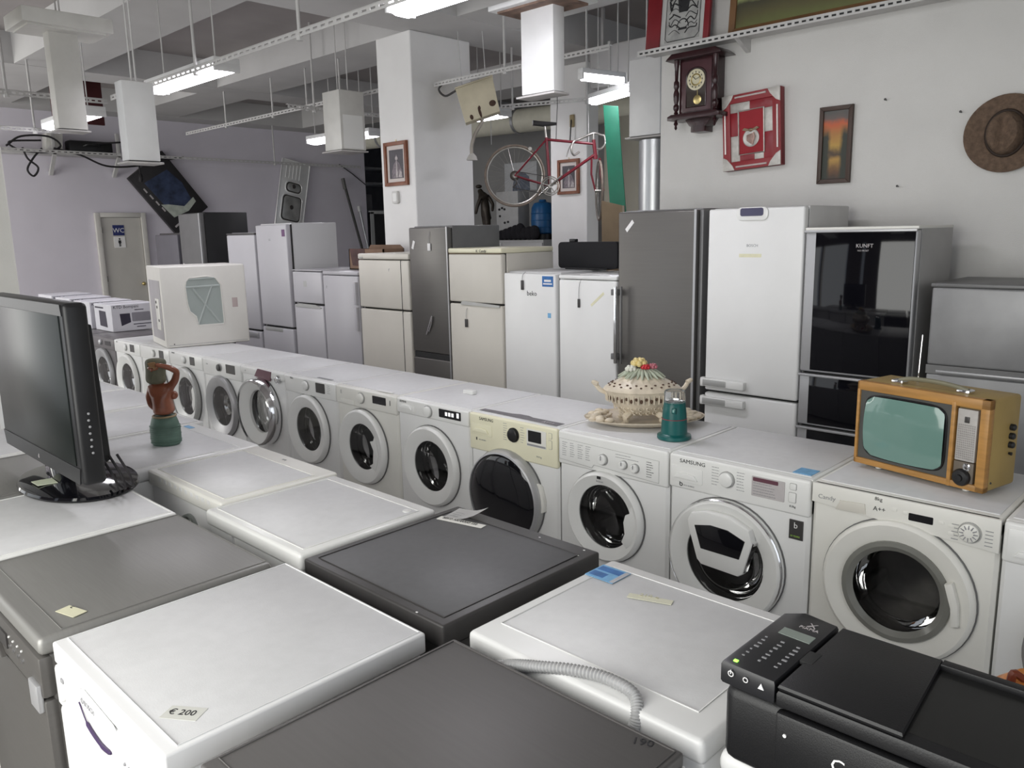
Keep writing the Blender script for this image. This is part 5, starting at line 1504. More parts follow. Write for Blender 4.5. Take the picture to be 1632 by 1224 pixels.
for i in range(12):
    a = 2 * PI * i / 12
    B().box(0.049 * math.sin(a) - 0.0018, -0.1462, 0.335 + 0.049 * math.cos(a) - 0.005, 0.049 * math.sin(a) + 0.0018, -0.1425, 0.335 + 0.049 * math.cos(a) + 0.005).obj('hour_mark', ink, fc)
B().cyl((0, -0.1475, 0.335), (-0.02, -0.1475, 0.355), 0.0022, n=6).cyl((0, -0.1475, 0.335), (0.036, -0.1475, 0.352), 0.0016, n=6).obj('hands', ink, fc)
B().lathe([(0.030, 0.0), (0.030, 0.003), (0.022, 0.006), (0.001, 0.007)], 28, (0.012, -0.139, 0.205), 'Y').obj('pendulum_bob', brass, t)
B().box(0.0105, -0.141, 0.22, 0.0135, -0.139, 0.29).obj('pendulum_rod', brass, t)

# ---- red framed emblem
redm = mat('red_lacquer', (0.24, 0.016, 0.024), 0.35, var=0.12, scale=10)
silvm = mat('aged_silver_leaf', (0.48, 0.46, 0.43), 0.45, metal=0.4, var=0.15, scale=30)
t = thing('framed_emblem', 'red and silver framed emblem hanging askew right of the clock', 'picture', (-1.515, 2.398, 2.12), rot=(0, math.radians(-3.0), 0))
w, h = 0.41, 0.485
B().box(-w / 2, -0.05, 0, w / 2, 0, h, 0.004).obj('backboard', redm, t)
frame_bars(t, w, h, 0.055, 0.062, mat('dusky_red', (0.25, 0.02, 0.025), 0.4, var=0.1))
for sx, sz in ((-1, 0), (1, 0), (-1, 1), (1, 1)):
    X, Z = sx * w / 2, sz * h
    kx, kz = -sx, (1 if sz == 0 else -1)
    B().prism([(X, Z), (X + kx * 0.085, Z), (X + kx * 0.07, Z + kz * 0.03), (X + kx * 0.03, Z + kz * 0.075), (X, Z + kz * 0.09)], -0.067, -0.058, 'Y', 0.002).obj('corner_plate', silvm, t)
for p0, p1 in (((-0.11, h - 0.02), (0.11, h - 0.02)), ((-0.11, 0.02), (0.11, 0.02)), ((-w / 2 + 0.02, 0.11), (-w / 2 + 0.02, h - 0.11)), ((w / 2 - 0.02, 0.11), (w / 2 - 0.02, h - 0.11))):
    B().cyl((p0[0], -0.064, p0[1]), (p1[0], -0.064, p1[1]), 0.006, n=8).obj('silver_rod', mat('pale_silver', (0.66, 0.60, 0.58), 0.35, metal=0.3, var=0.05), t)
# checkered mat of red and white fields
for x0, z0, x1, z1, m_ in ((-0.15, h - 0.115, -0.01, h - 0.055, silvm), (-0.01, h - 0.115, 0.15, h - 0.055, redm), (-0.15, 0.22, -0.085, h - 0.115, redm), (-0.15, 0.055, -0.085, 0.22, silvm),
                          (0.085, 0.22, 0.15, h - 0.115, silvm), (0.085, 0.055, 0.15, 0.22, redm), (-0.085, 0.055, 0.02, 0.10, redm), (0.02, 0.055, 0.085, 0.10, silvm)):
    B().box(x0, -0.054, z0, x1, -0.048, z1, 0.002).obj('mat_field', m_, t)
pn = B().box(-0.085, -0.056, 0.10, 0.085, -0.05, h - 0.115).obj('centre_panel', mat('bright_red_felt', (0.29, 0.012, 0.02), 0.7, var=0.08), t)
frame_in = [(-0.09, 0.095), (0.09, 0.095), (0.09, h - 0.11), (-0.09, h - 0.11)]
B().tube([(x, -0.057, z) for x, z in frame_in], 0.006, 6, True).obj('inner_bead', silvm, pn)
md = B().lathe([(0.056, 0), (0.058, 0.005), (0.052, 0.008), (0.046, 0.006), (0.001, 0.006)], 32, (0, -0.056, 0.195), 'Y').obj('medallion', silvm, pn, label='round metal medallion with a bird')
em = B()
em.ell((0.0, -0.064, 0.245), 0.016, 0.006, 0.012, 10, 8)
for s in (-1, 1):
    em.prism([(s * 0.005, 0.248), (s * 0.045, 0.262), (s * 0.06, 0.25), (s * 0.04, 0.242), (s * 0.01, 0.238)], -0.066, -0.060, 'Y')
em.obj('bird_relief', mat('bronze_relief', (0.20, 0.14, 0.09), 0.4, metal=0.4, var=0.2), md)
B().prism([(-0.03, 0.215), (0.02, 0.225), (0.028, 0.19), (0.0, 0.155), (-0.032, 0.18)], -0.065, -0.060, 'Y', 0.002).obj('shield', mat('pewter_red', (0.30, 0.20, 0.17), 0.4, metal=0.3, var=0.3, scale=40), md)
B().tube([(0.01, -0.066, 0.15), (0.028, -0.066, 0.20), (0.02, -0.066, 0.225)], 0.006, 6).obj('ribbon', mat('pinkish_ribbon', (0.5, 0.33, 0.28), 0.4, var=0.1), md)

# ---- narrow sunset landscape
t = thing('landscape_painting', 'narrow upright painting of a sunset lake in a dark frame', 'painting', (-0.985, 2.398, 1.995))
w, h = 0.205, 0.46
frame_bars(t, w, h, 0.026, 0.026, mat('dark_walnut', (0.05, 0.027, 0.018), 0.45, var=0.2))
sun = paint_mat('sunset_paint', [(0.0, (0.03, 0.02, 0.015)), (0.12, (0.12, 0.055, 0.02)), (0.30, (0.42, 0.24, 0.05)), (0.38, (0.06, 0.035, 0.02)), (0.50, (0.45, 0.27, 0.05)), (0.66, (0.38, 0.17, 0.04)), (0.80, (0.50, 0.10, 0.03)), (0.88, (0.12, 0.09, 0.08)), (1.0, (0.08, 0.08, 0.075))],
                noise=0.22, nscale=14, side=(0.040, 0.062, 0.03), z0=0.02, z1=h - 0.02)
B().box(-w / 2 + 0.02, -0.014, 0.02, w / 2 - 0.02, -0.004, h - 0.02).obj('canvas', sun, t)
# ---- straw hat
t = thing('hat', 'brown straw hat hanging on the white wall', 'hat', (-0.055, 2.398, 2.205))
sm = mat('brown_straw', (0.125, 0.082, 0.055), 0.8, var=0.3, scale=40, bump=0.5, bscale=120)
b = B()
b.lathe([(0.205, 0.020), (0.208, 0.026), (0.200, 0.030), (0.16, 0.022), (0.118, 0.026)], 48, (0, 0, 0), 'Y', sx=0.98, sy=0.98)
br = b.obj('brim', sm, t)
for v in br.data.vertices:
    a = math.atan2(v.co.z, v.co.x)
    rr_ = math.hypot(v.co.x, v.co.z)
    if rr_ > 0.13:
        v.co.y -= 0.018 * (0.5 + 0.5 * math.cos(2 * a)) * (rr_ - 0.13) / 0.07
b = B().lathe([(0.116, 0.022), (0.108, 0.06), (0.100, 0.095), (0.088, 0.112), (0.06, 0.118), (0.03, 0.116), (0.001, 0.115)], 40, (0, 0, 0), 'Y', sx=0.80, sy=1.0)
cw = b.obj('crown', sm, t)
for v in cw.data.vertices:
    if v.co.y < -0.085:
        v.co.y += 0.030 * math.exp(-(v.co.x / 0.028) ** 2) * min(1, (-v.co.y - 0.085) / 0.02)
B().tube([(0.117 * 0.82 * math.cos(a), -0.034, 0.117 * 1.01 * math.sin(a)) for a in [2 * PI * i / 40 for i in range(40)]], 0.008, 6, True).obj('hat_band', mat('dark_band', (0.03, 0.018, 0.012), 0.7, var=0.2), t)
# nails in the wall
for x, z, lab in ((-0.70, 2.455, 'nail in the white wall right of the sunset painting'), (-0.29, 2.34, 'nail in the white wall left of the straw hat'), (-0.60, 1.955, 'nail low on the white wall below the sunset painting')):
    t = thing('nail', lab, 'nail', (x, 2.4, z))
    B().cyl((0, 0, 0), (0, -0.02, 0.003), 0.003, n=8).obj('shank', greybody, t)
    B().lathe([(0.007, 0.0), (0.007, 0.003), (0.001, 0.004)], 10, (0, -0.019, 0.003), 'Y').obj('head', greybody, t)

# ---- slotted shelf with pictures
t = thing('wall_shelf', 'white slotted metal shelf high on the right wall', 'shelf', (-2.33, 2.4, 2.93))
L = 3.2
B().box(0, -0.21, 0.012, L, -0.001, 0.018).obj('shelf_plate', strapm, t)
a = B()
a.box(0, -0.213, -0.012, L, -0.209, 0.0).box(0, -0.213, 0.014, L, -0.209, 0.026)
for i in range(int(L / 0.045)):
    a.box(i * 0.045, -0.213, 0.0, i * 0.045 + 0.018, -0.209, 0.014)
a.obj('slotted_edge', strapm, t, smooth=False)
B().box(0, -0.2088, 0.0, L, -0.2078, 0.014).obj('edge_backing', gap, t)
for x in (0.72, 2.9):
    B().prism([(-0.2, 0.012), (0.0, 0.012), (0.0, -0.07), (-0.01, -0.07), (-0.19, 0.004)], x, x + 0.03, 'X').obj('bracket', strapm, t)
# print in a red frame
t = thing('framed_print', 'black and white figure print in a red frame on the wall shelf', 'picture', (-2.075, 2.30, 2.949), rot=(-0.10, 0, 0))
w, h = 0.50, 0.62
redf = mat('maroon_frame', (0.20, 0.012, 0.018), 0.4, var=0.15)
B().box(-w / 2, -0.03, 0, -w / 2 + 0.115, 0, h, 0.006).obj('frame_bar', redf, t)
B().box(w / 2 - 0.045, -0.03, 0, w / 2, 0, h, 0.006).obj('frame_bar', redf, t)
B().box(-w / 2 + 0.115, -0.028, h - 0.045, w / 2 - 0.045, 0, h, 0.006).obj('frame_bar', redf, t)
B().box(-w / 2 + 0.115, -0.018, 0.0, w / 2 - 0.045, -0.002, h - 0.045).obj('mat_board', mat('grey_mat_board', (0.52, 0.52, 0.51), 0.7, var=0.03), t)
pb = B().box(-w / 2 + 0.15, -0.0195, 0.045, w / 2 - 0.075, -0.017, h - 0.09).obj('print_sheet', mat('print_paper', (0.36, 0.36, 0.35), 0.7, var=0.25, scale=14), t)
fr = B()
cx = 0.04
X0, X1 = -w / 2 + 0.155, w / 2 - 0.08
fr.tube([(X0, -0.020, 0.07), (X0 + 0.02, -0.020, 0.05), (X1 - 0.03, -0.020, 0.05), (X1, -0.020, 0.08), (X1, -0.020, h - 0.1), (X0, -0.020, h - 0.1)], 0.0025, 5, True)
rk = random.Random(12)
for sgn in (-1, 1):
    for i in range(9):
        z = 0.09 + i * 0.035
        fr.tube(spl([(cx + sgn * 0.02, -0.020, z), (cx + sgn * (0.05 + rk.random() * 0.03), -0.020, z + 0.03), (cx + sgn * (0.08 + rk.random() * 0.03), -0.020, z + rk.uniform(-0.02, 0.03)), (cx + sgn * 0.11, -0.020, z + rk.uniform(0.0, 0.05))], 4), [0.002 + rk.random() * 0.004] * 13, 5)
fr.tube([(cx + 0.045 * math.cos(q), -0.020, 0.13 + 0.055 * math.sin(q)) for q in [PI * i / 10 for i in range(11)]], 0.004, 5)
fr.prism([(cx - 0.035, 0.115), (cx + 0.035, 0.115), (cx + 0.03, 0.13), (cx - 0.03, 0.13)], -0.0215, -0.019, 'Y')
fr.prism([(cx - 0.035, 0.23), (cx + 0.035, 0.23), (cx + 0.05, 0.33), (cx, 0.40), (cx - 0.05, 0.33)], -0.0212, -0.019, 'Y')
fr.obj('ink_figure', ink, pb)
# wide landscape, only its lower edge in view
t = thing('landscape_painting', 'wide landscape painting in a brown frame on the wall shelf', 'painting', (-1.10, 2.30, 2.949), rot=(-0.10, 0, 0))
w, h = 1.16, 0.66
frame_bars(t, w, h, 0.045, 0.03, mat('oak_frame', (0.15, 0.075, 0.03), 0.5, var=0.2, scale=10))
B().box(-w / 2 + 0.04, -0.016, 0.0, w / 2 - 0.04, -0.004, h - 0.04).obj('canvas', paint_mat('meadow_paint', [(0.0, (0.16, 0.19, 0.06)), (0.18, (0.11, 0.10, 0.045)), (0.3, (0.06, 0.055, 0.035)), (0.34, (0.28, 0.32, 0.14)), (0.5, (0.18, 0.30, 0.24)), (1.0, (0.35, 0.42, 0.45))], 0.18, 5, z0=0, z1=h), t)


# ---- portraits on the pillars
def portrait(label, loc, w, h):
    t = thing('framed_portrait', label, 'picture', loc)
    frame_bars(t, w, h, 0.035, 0.03, mat('chestnut_frame', (0.19, 0.06, 0.025), 0.4, var=0.2, scale=15))
    B().box(-w / 2 + 0.03, -0.012, 0.03, w / 2 - 0.03, -0.004, h - 0.03).obj('mat_board', mat('pale_pink_mat', (0.62, 0.56, 0.53), 0.7, var=0.03), t)
    p = B().box(-w / 2 + 0.07, -0.0135, 0.07, w / 2 - 0.07, -0.011, h - 0.075).obj('photograph', mat('dark_photo', (0.035, 0.03, 0.04), 0.4, var=0.3, scale=20), t)
    f = B()
    f.prism([(-0.075, 0.075), (0.09, 0.075), (0.085, 0.14), (0.05, 0.21), (0.02, 0.235), (-0.01, 0.235), (-0.045, 0.20), (-0.075, 0.13)], -0.0145, -0.013, 'Y')
    f.obj('printed_robe', mat('photo_mauve', (0.17, 0.14, 0.16), 0.5, var=0.4, scale=45), p)
    g = B().lathe([(0.020, 0), (0.020, 0.0012), (0.001, 0.0015)], 16, (0.005, -0.0135, 0.262), 'Y')
    g.prism([(-0.005, 0.27), (0.016, 0.27), (0.006, 0.30)], -0.0147, -0.013, 'Y')
    g.prism([(0.0, 0.24), (0.012, 0.24), (0.02, 0.08), (-0.008, 0.08)], -0.0150, -0.0140, 'Y')
    g.prism([(0.03, 0.08), (0.085, 0.08), (0.08, 0.13), (0.05, 0.15)], -0.0150, -0.0140, 'Y')
    g.obj('printed_face', mat('photo_pale', (0.42, 0.38, 0.38), 0.5, var=0.3, scale=45), p)
    B().cyl((0, -0.005, h), (0, -0.005, h + 0.02), 0.004, n=6).obj('hook', brass, t)
    return t


portrait('small framed portrait on the front of the big white pillar', (-5.34, 2.399, 2.21), 0.36, 0.42)
portrait('small framed portrait on the rear pillar behind the bicycle', (-5.15, 4.799, 2.165), 0.33, 0.40)
t = thing('junction_box', 'small white junction box below the portrait on the big pillar', 'switch', (-5.37, 2.4, 2.04))
B().prism(rrect(-0.045, 0, 0.045, 0.12, 0.015), -0.03, 0, 'Y', 0.004).obj('box', wallm, t)
B().prism(rrect(-0.03, 0.02, 0.03, 0.10, 0.01), -0.033, -0.028, 'Y').obj('cover', whiteplastic, t)
t = thing('wall_bracket', 'rusty little bracket high on the rear pillar above the bicycle', 'bracket', (-5.09, 4.8, 2.92))
B().box(-0.03, -0.03, 0.0, 0.03, 0.0, 0.14, 0.01).obj('plate', mat('stained_plaster', (0.40, 0.32, 0.18), 0.7, var=0.3), t)
B().tube(spl([(0.0, -0.03, 0.08), (0.01, -0.05, 0.0), (0.0, -0.05, -0.12), (-0.01, -0.04, -0.16)], 5), 0.008, 7).obj('hook', greybody, t)

# ---- tilted poster box and steel sink on the far wall
t = thing('poster_board', 'dark boxed poster with a blue picture hung tilted on the far wall', 'poster', (-12.29, 3.09, 2.475), rot=(math.radians(-52), 0, 0))
B().box(0, -0.56, -0.365, 0.08, 0.56, 0.365, 0.005).obj('box', mat('charcoal_carton', (0.030, 0.028, 0.030), 0.5, var=0.2, scale=5), t)
B().prism([(-0.36, -0.22), (-0.30, 0.22), (0.0, 0.28), (0.30, 0.22), (0.34, 0.02), (0.12, -0.20)], 0.08, 0.082, 'X').obj('printed_machine', mat('night_blue_print', (0.035, 0.05, 0.10), 0.4, var=0.6, scale=7), t)
B().prism([(0.05, -0.24), (0.33, -0.21), (0.40, 0.06), (0.36, 0.26), (0.28, 0.27), (0.30, 0.05), (0.12, -0.14)], 0.082, 0.0835, 'X').obj('printed_flash', mat('pale_print', (0.48, 0.52, 0.46), 0.5, var=0.2, scale=10), t)
s = B()
for i in range(4):
    s.box(0.08, -0.30 + i * 0.13, -0.30 + 0.01 * i, 0.0822, -0.22 + i * 0.13, -0.275 + 0.01 * i)
s.box(0.08, 0.44, -0.30, 0.0822, 0.47, -0.14)
s.obj('printed_lettering', displaygrey, t)
t = thing('kitchen_sink', 'shiny steel double bowl sink leaning tilted on the far wall', 'sink', (-12.26, 5.37, 2.50), rot=(math.radians(-12), 0, 0))
skm = mat('sink_steel', (0.85, 0.85, 0.85), 0.34, metal=0.25, var=0.06, scale=4)
B().box(0, -0.29, -0.62, 0.02, 0.29, 0.60, 0.01).obj('sheet', skm, t)
rm = B().tube([(0.022, y, z) for y, z in rrect(-0.285, -0.615, 0.285, 0.595, 0.03, 3)], 0.010, 6, True).obj('rim', skm, t)
dk_ = mat('sink_shadow_steel', (0.13, 0.12, 0.115), 0.3, metal=0.8, var=0.2, scale=6)
for (y0, z0, y1, z1, nm_) in ((-0.16, 0.02, 0.17, 0.22, 'small_bowl'), (-0.20, -0.50, 0.21, -0.02, 'large_bowl')):
    bo = B().prism(rrect(y0, z0, y1, z1, 0.08), 0.018, 0.026, 'X').obj(nm_, dk_, t)
    B().prism(rrect(y0 + 0.035, z0 + 0.03, y1 - 0.03, z1 - 0.03, 0.06), 0.026, 0.030, 'X', 0.002).obj('bowl_floor', mat('bowl_steel', (0.42, 0.42, 0.41), 0.3, metal=0.4, var=0.25, scale=7), bo)
    B().tube([(0.024, y, z) for y, z in rrect(y0, z0, y1, z1, 0.08)], 0.012, 6, True).obj('bowl_rim', skm, bo)
    B().lathe([(0.04, 0), (0.035, 0.006), (0.001, 0.006)], 18, (0.03, (y0 + y1) / 2, (z0 + z1) / 2 + 0.02), 'X').obj('drain', dk_, bo)
for i in range(5):
    B().cyl((0.022, -0.18 + i * 0.07, 0.27), (0.022, -0.18 + i * 0.07, 0.48 + 0.015 * i), 0.008, n=8).obj('draining_groove', skm, t)
# poles leaning on the far wall
t = thing('pole', 'dark pole leaning on the far wall right of the sink', 'pole', (-11.9, 7.0, 0))
B().cyl((0, 0, 0), (-0.33, -0.52, 2.80), 0.025, n=12).obj('shaft', mat('dark_pole', (0.05, 0.048, 0.046), 0.5, var=0.15), t)
B().cyl((-0.315, -0.495, 2.62), (-0.332, -0.523, 2.82), 0.034, n=12).obj('head', mat('pole_head', (0.12, 0.115, 0.11), 0.5, var=0.1), t)
t = thing('pipe', 'thin silver pipe leaning beside the dark pole', 'pipe', (-11.9, 7.06, 0))
B().cyl((0, 0, 0), (-0.35, -0.23, 2.28), 0.022, n=12).obj('tube', galv, t)
B().cyl((-0.343, -0.225, 2.2), (-0.352, -0.231, 2.30), 0.032, n=12).obj('end_cap', whiteplastic, t)
t = thing('wire', 'thin dark wire stretched on the far wall above the poles', 'wire', (-12.285, 6.45, 3.08))
B().tube([(0, 0, 0), (0, 0.3, -0.17), (0, 0.6, -0.37)], 0.009, 6).obj('strand', cabm, t)
# dark storage rack in the opening
t = thing('storage_rack', 'dark storage rack in the gap beside the far wall', 'rack', (-13.2, 7.1, 0))
dkm = mat('rack_black', (0.02, 0.02, 0.022), 0.6, var=0.2)
for y in (0.0, 1.4):
    for x in (0.0, 0.6):
        B().box(x, y, 0, x + 0.05, y + 0.05, 3.6, 0.004).obj('upright', dkm, t)
for z in (0.6, 1.4, 2.2, 2.75, 3.05):
    B().box(0, 0, z, 0.65, 1.45, z + 0.04, 0.004).obj('shelf', mat('rack_grey', (0.16, 0.16, 0.165), 0.5, var=0.15), t)
B().box(0.55, 0.02, 2.24, 0.62, 0.3, 2.55, 0.01).obj('bin', mat('rack_bin', (0.09, 0.09, 0.095), 0.6, var=0.2), t)
t = thing('door_panel', 'white framed dark panel standing below the storage rack', 'panel', (-12.28, 7.07, 0))
B().box(0, 0, 0, 0.05, 0.62, 2.18, 0.004).obj('panel', dkm, t)
for (a_, c_) in ((0.0, 0.09), (0.56, 0.62)):
    B().box(0.0, a_, 0, 0.062, c_, 2.19, 0.004).obj('stile', mat('grey_white_frame', (0.46, 0.47, 0.46), 0.5, var=0.05), t)
B().box(0.0, 0, 2.15, 0.062, 0.62, 2.21, 0.004).obj('rail', mat('grey_white_frame', (0.46, 0.47, 0.46), 0.5), t)


# ================================================================== HANGING THINGS AND BACKGROUND CLUTTER
def bx(t, name, m, *a, bev=0.006):
    return B().box(*a, bev).obj(name, m, t)


def hood(label, loc, cw, cd, ch, canopy, top, rz=0.0, lip=0.05, m=white, filt=None):
    """chimney hood hung upside down: canopy plate on top, flue hanging below. loc = bottom centre of the flue"""
    t = thing('cooker_hood', label, 'cooker hood', loc, rz, 'cooker hoods hung from the ceiling')
    bx(t, 'flue', m, -cw / 2, -cd / 2, 0.02, cw / 2, cd / 2, ch)
    bx(t, 'bottom_lip', mat('hood_lip', (0.48, 0.46, 0.45), 0.45, var=0.1), -cw / 2 - lip * 0.5, -cd / 2 - lip * 0.5, 0.0, cw / 2 + lip * 0.5, cd / 2 + lip * 0.2, 0.012, bev=0.003)
    bx(t, 'flue_opening', gap, -cw / 2 + 0.008, -cd / 2 + 0.008, 0.008, cw / 2 - 0.008, cd / 2 - 0.008, 0.022, bev=0)
    if canopy:
        a, c, th = canopy
        bx(t, 'canopy', m, -a / 2, -c / 2, ch, a / 2, c / 2, ch + th)
        bx(t, 'filter', filt or mat('rusty_filter', (0.20, 0.13, 0.10), 0.7, var=0.4, scale=12), -a / 2 + 0.04, -c / 2 + 0.04, ch - 0.012, a / 2 - 0.04, c / 2 - 0.04, ch + 0.001, bev=0)
        zt = ch + th
    else:
        zt = ch
    for x in (-cw * 0.3, cw * 0.3):
        B().cyl((x, 0, zt - 0.005), (x, 0, top - loc[2]), 0.006, n=8).obj('hanger', strapm, t)
    return t


hm = mat('hood_white', (0.72, 0.72, 0.72), 0.35, var=0.03)
hmc = mat('hood_cream', (0.60, 0.59, 0.56), 0.45, var=0.05)
hood('white hood flue hanging in the middle, right of the cistern', (-2.19, 1.04, 2.52), 0.255, 0.10, 0.50, (0.56, 0.34, 0.03), BZ, m=hm)
hood('leftmost hanging hood with its flue in front of a tube light', (-5.52, -0.50, 2.53), 0.12, 0.20, 0.70, (0.42, 0.60, 0.10), BZ, m=hmc, filt=hmc)
hood('slim hood flue hanging just above the tilted poster', (-4.25, -0.52, 2.21), 0.11, 0.20, 0.50, None, BZ, m=hm)
h3 = hood('grey hood flue with a paper sheet, left of the portrait pillar', (-6.10, 2.33, 2.58), 0.30, 0.30, 0.60, None, CZ, m=hmc)
bx(h3, 'paper_sheet', whiteplastic, 0.15, -0.12, 0.03, 0.154, 0.12, 0.36, bev=0)
hood('wide white hood flue at the corner of the white wall above the round duct', (-2.80, 3.10, 2.47), 0.30, 0.30, 0.62, None, CZ, m=hm)
# galvanised duct standing below it
t = thing('ventilation_pipe', 'upright galvanised pipe behind the tall steel fridge at the wall corner', 'pipe', (-2.79, 3.10, 0))
B().cyl((0, 0, 0), (0, 0, 2.46), 0.135, n=36).obj('pipe', galv, t)
B().lathe([(0.137, 1.0), (0.143, 1.01), (0.143, 1.03), (0.137, 1.04)], 36).obj('seam_band', galv, t)
# green board leaning behind the bicycle
t = thing('green_board', 'tall green board leaning between the rear pillar and the round pipe', 'board', (-3.42, 3.62, 0), 0.35)
B().prism([(-0.05, 0.0), (0.13, 0.0), (-0.12, 2.86), (-0.26, 2.88)], -0.01, 0.01, 'Y', 0.003).obj('board', mat('green_board_paint', (0.02, 0.20, 0.12), 0.5, var=0.08), t)
B().box(-0.05, -0.015, 0.0, 0.13, 0.015, 0.05, 0.003).obj('foot_rail', mat('green_dark', (0.01, 0.12, 0.07), 0.5, var=0.1), t)
struct('wall_partition', B().box(-5.25, 5.6, 0, -2.2, 5.7, 3.1), mat('cream_partition', (0.55, 0.52, 0.43), 0.8, var=0.06, scale=3))
t = thing('cardboard_sheet', 'brown cardboard sheet leaning below the green board', 'cardboard', (-3.30, 3.25, 0), 0.3)
B().prism([(-0.12, 0.0), (0.14, 0.0), (0.06, 1.95), (-0.14, 2.0)], -0.006, 0.006, 'Y').obj('sheet', mat('cardboard', (0.27, 0.20, 0.13), 0.8, var=0.1, scale=8), t)
B().prism([(0.14, 0.0), (0.155, 0.0), (0.075, 1.95), (0.06, 1.95)], -0.012, 0.012, 'Y').obj('edge_fold', mat('cardboard_light', (0.34, 0.30, 0.24), 0.8, var=0.1), t)
# black monitor on top of the white fridges
t = thing('television', 'black television back standing on the two white fridges', 'television', (-2.70, 2.12, 1.449))
B().prism(rrect(-0.285, 0.006, 0.285, 0.205, 0.03), -0.04, 0.03, 'Y', 0.008).obj('case', mat('matt_black', (0.006, 0.006, 0.008), 0.75, var=0.1), t)
bx(t, 'camera_block', black, -0.19, -0.02, 0.203, -0.13, 0.02, 0.228)
bx(t, 'foot_bar', black, -0.2, -0.06, 0.0, 0.2, 0.06, 0.012)
# cardboard box on the small white fridge
t = thing('cardboard_box', 'open brown cardboard box on the small white fridge', 'box', (-5.60, 1.95, 1.405))
cb = mat('cardboard2', (0.20, 0.125, 0.085), 0.8, var=0.12, scale=6)
for a_ in ((0, 0, 0, 0.56, 0.012, 0.20), (0, 0.238, 0, 0.56, 0.25, 0.20), (0, 0, 0, 0.012, 0.25, 0.20), (0.548, 0, 0, 0.56, 0.25, 0.20), (0, 0, 0, 0.56, 0.25, 0.01)):
    bx(t, 'side', cb, *a_, bev=0)
B().prism([(0.02, 0.205), (0.26, 0.20), (0.30, 0.03), (0.06, 0.04)], -0.004, 0.0, 'Y').obj('printed_picture', mat('dark_brown_print', (0.06, 0.022, 0.02), 0.6, var=0.4, scale=12), t)
B().prism([(0.0, 0.2), (0.56, 0.2), (0.50, 0.235), (0.04, 0.235)], 0.238, 0.25, 'Y').obj('flap', cb, t)

# ---- hanging cistern
t = thing('toilet_cistern', 'rust stained cream cistern hanging crooked with a curved pipe', 'cistern', (-4.70, 2.93, 2.985), rot=(0, math.radians(-17), YAW))
cm = mat('stained_cream', (0.60, 0.54, 0.40), 0.5, var=0.12, scale=5)
B().prism([(-0.195, -0.165), (0.155, -0.165), (0.185, 0.165), (-0.185, 0.165)], -0.09, 0.09, 'Y', 0.02).obj('tank', cm, t)
B().box(-0.19, -0.10, 0.16, 0.19, 0.10, 0.175, 0.008).obj('rim', cm, t)
rs = mat('rust', (0.07, 0.04, 0.03), 0.9, var=0.3, scale=40)
for (x, z, a_, c_) in ((0.11, -0.07, 0.035, 0.03), (-0.03, -0.11, 0.014, 0.055), (-0.12, -0.13, 0.018, 0.025), (-0.02, -0.07, 0.01, 0.02)):
    B().ell((x, -0.089, z), a_, 0.004, c_, 10, 7).obj('rust_patch', rs, t)
B().box(-0.185, -0.08, 0.173, 0.185, 0.08, 0.178).obj('dark_inside', rs, t)
pp = B().tube(spl([(-0.02, 0, -0.15), (-0.05, 0, -0.20), (-0.13, 0, -0.27), (-0.20, 0, -0.36), (-0.235, 0, -0.45)], 6), 0.017, 10).obj('flush_pipe', mat('old_pipe', (0.34, 0.31, 0.27), 0.5, metal=0.3, var=0.15), t)
B().tube([(-0.232, 0, -0.44), (-0.236, 0, -0.47), (-0.246, 0, -0.50)], [0.022, 0.045, 0.055], 16).obj('bell_end', mat('pipe_bell', (0.50, 0.48, 0.45), 0.5, var=0.1), pp)
B().tube([(0.06, 0.0, -0.16), (-0.02, 0.0, -0.42)], 0.003, 5).obj('pull_chain', greyink, t)
for x in (-0.12, 0.12):
    B().cyl((x, 0, 0.17), (x + 0.2, 0, 0.98), 0.004, n=6).obj('hanger', strapm, t)
B().tube(spl([(-0.19, 0.0, 0.16), (-0.30, 0.02, 0.15), (-0.34, 0.0, 0.22), (-0.29, 0, 0.26)], 5), 0.010, 6).obj('float_arm', greybody, t)

# ---- hanging racing bicycle, front wheel turned across
t = thing('bicycle', 'old dark red racing bicycle hung from the ceiling with its front wheel turned', 'bicycle', (-4.55, 3.712, 2.399), YAW, )
K = 8.3 / F_PX


def bp_(px, py, y=0.0):
    return Vector(((px - 870) * K, y, (265 - py) * K))


red = mat('maroon_bike_paint', (0.16, 0.012, 0.022), 0.3, var=0.12, coat=0.3)
chr_ = mat('dull_chrome', (0.42, 0.40, 0.37), 0.3, metal=0.8, var=0.15, scale=20)
tyre = mat('tan_tyre', (0.20, 0.16, 0.13), 0.7, var=0.2, scale=20)
RW = 47 * K


def spokes(c, R, axis):
    b = B()
    for i in range(28):
        a = 2 * PI * i / 28
        d_ = Vector((math.cos(a), 0, math.sin(a))) if axis == 'Y' else Vector((0, math.cos(a), math.sin(a)))
        o_ = Vector((0, 0.02 if i % 2 else -0.02, 0)) if axis == 'Y' else Vector((0.02 if i % 2 else -0.02, 0, 0))
        b.cyl(c + o_, c + d_ * R, 0.0011, n=4)
    return b


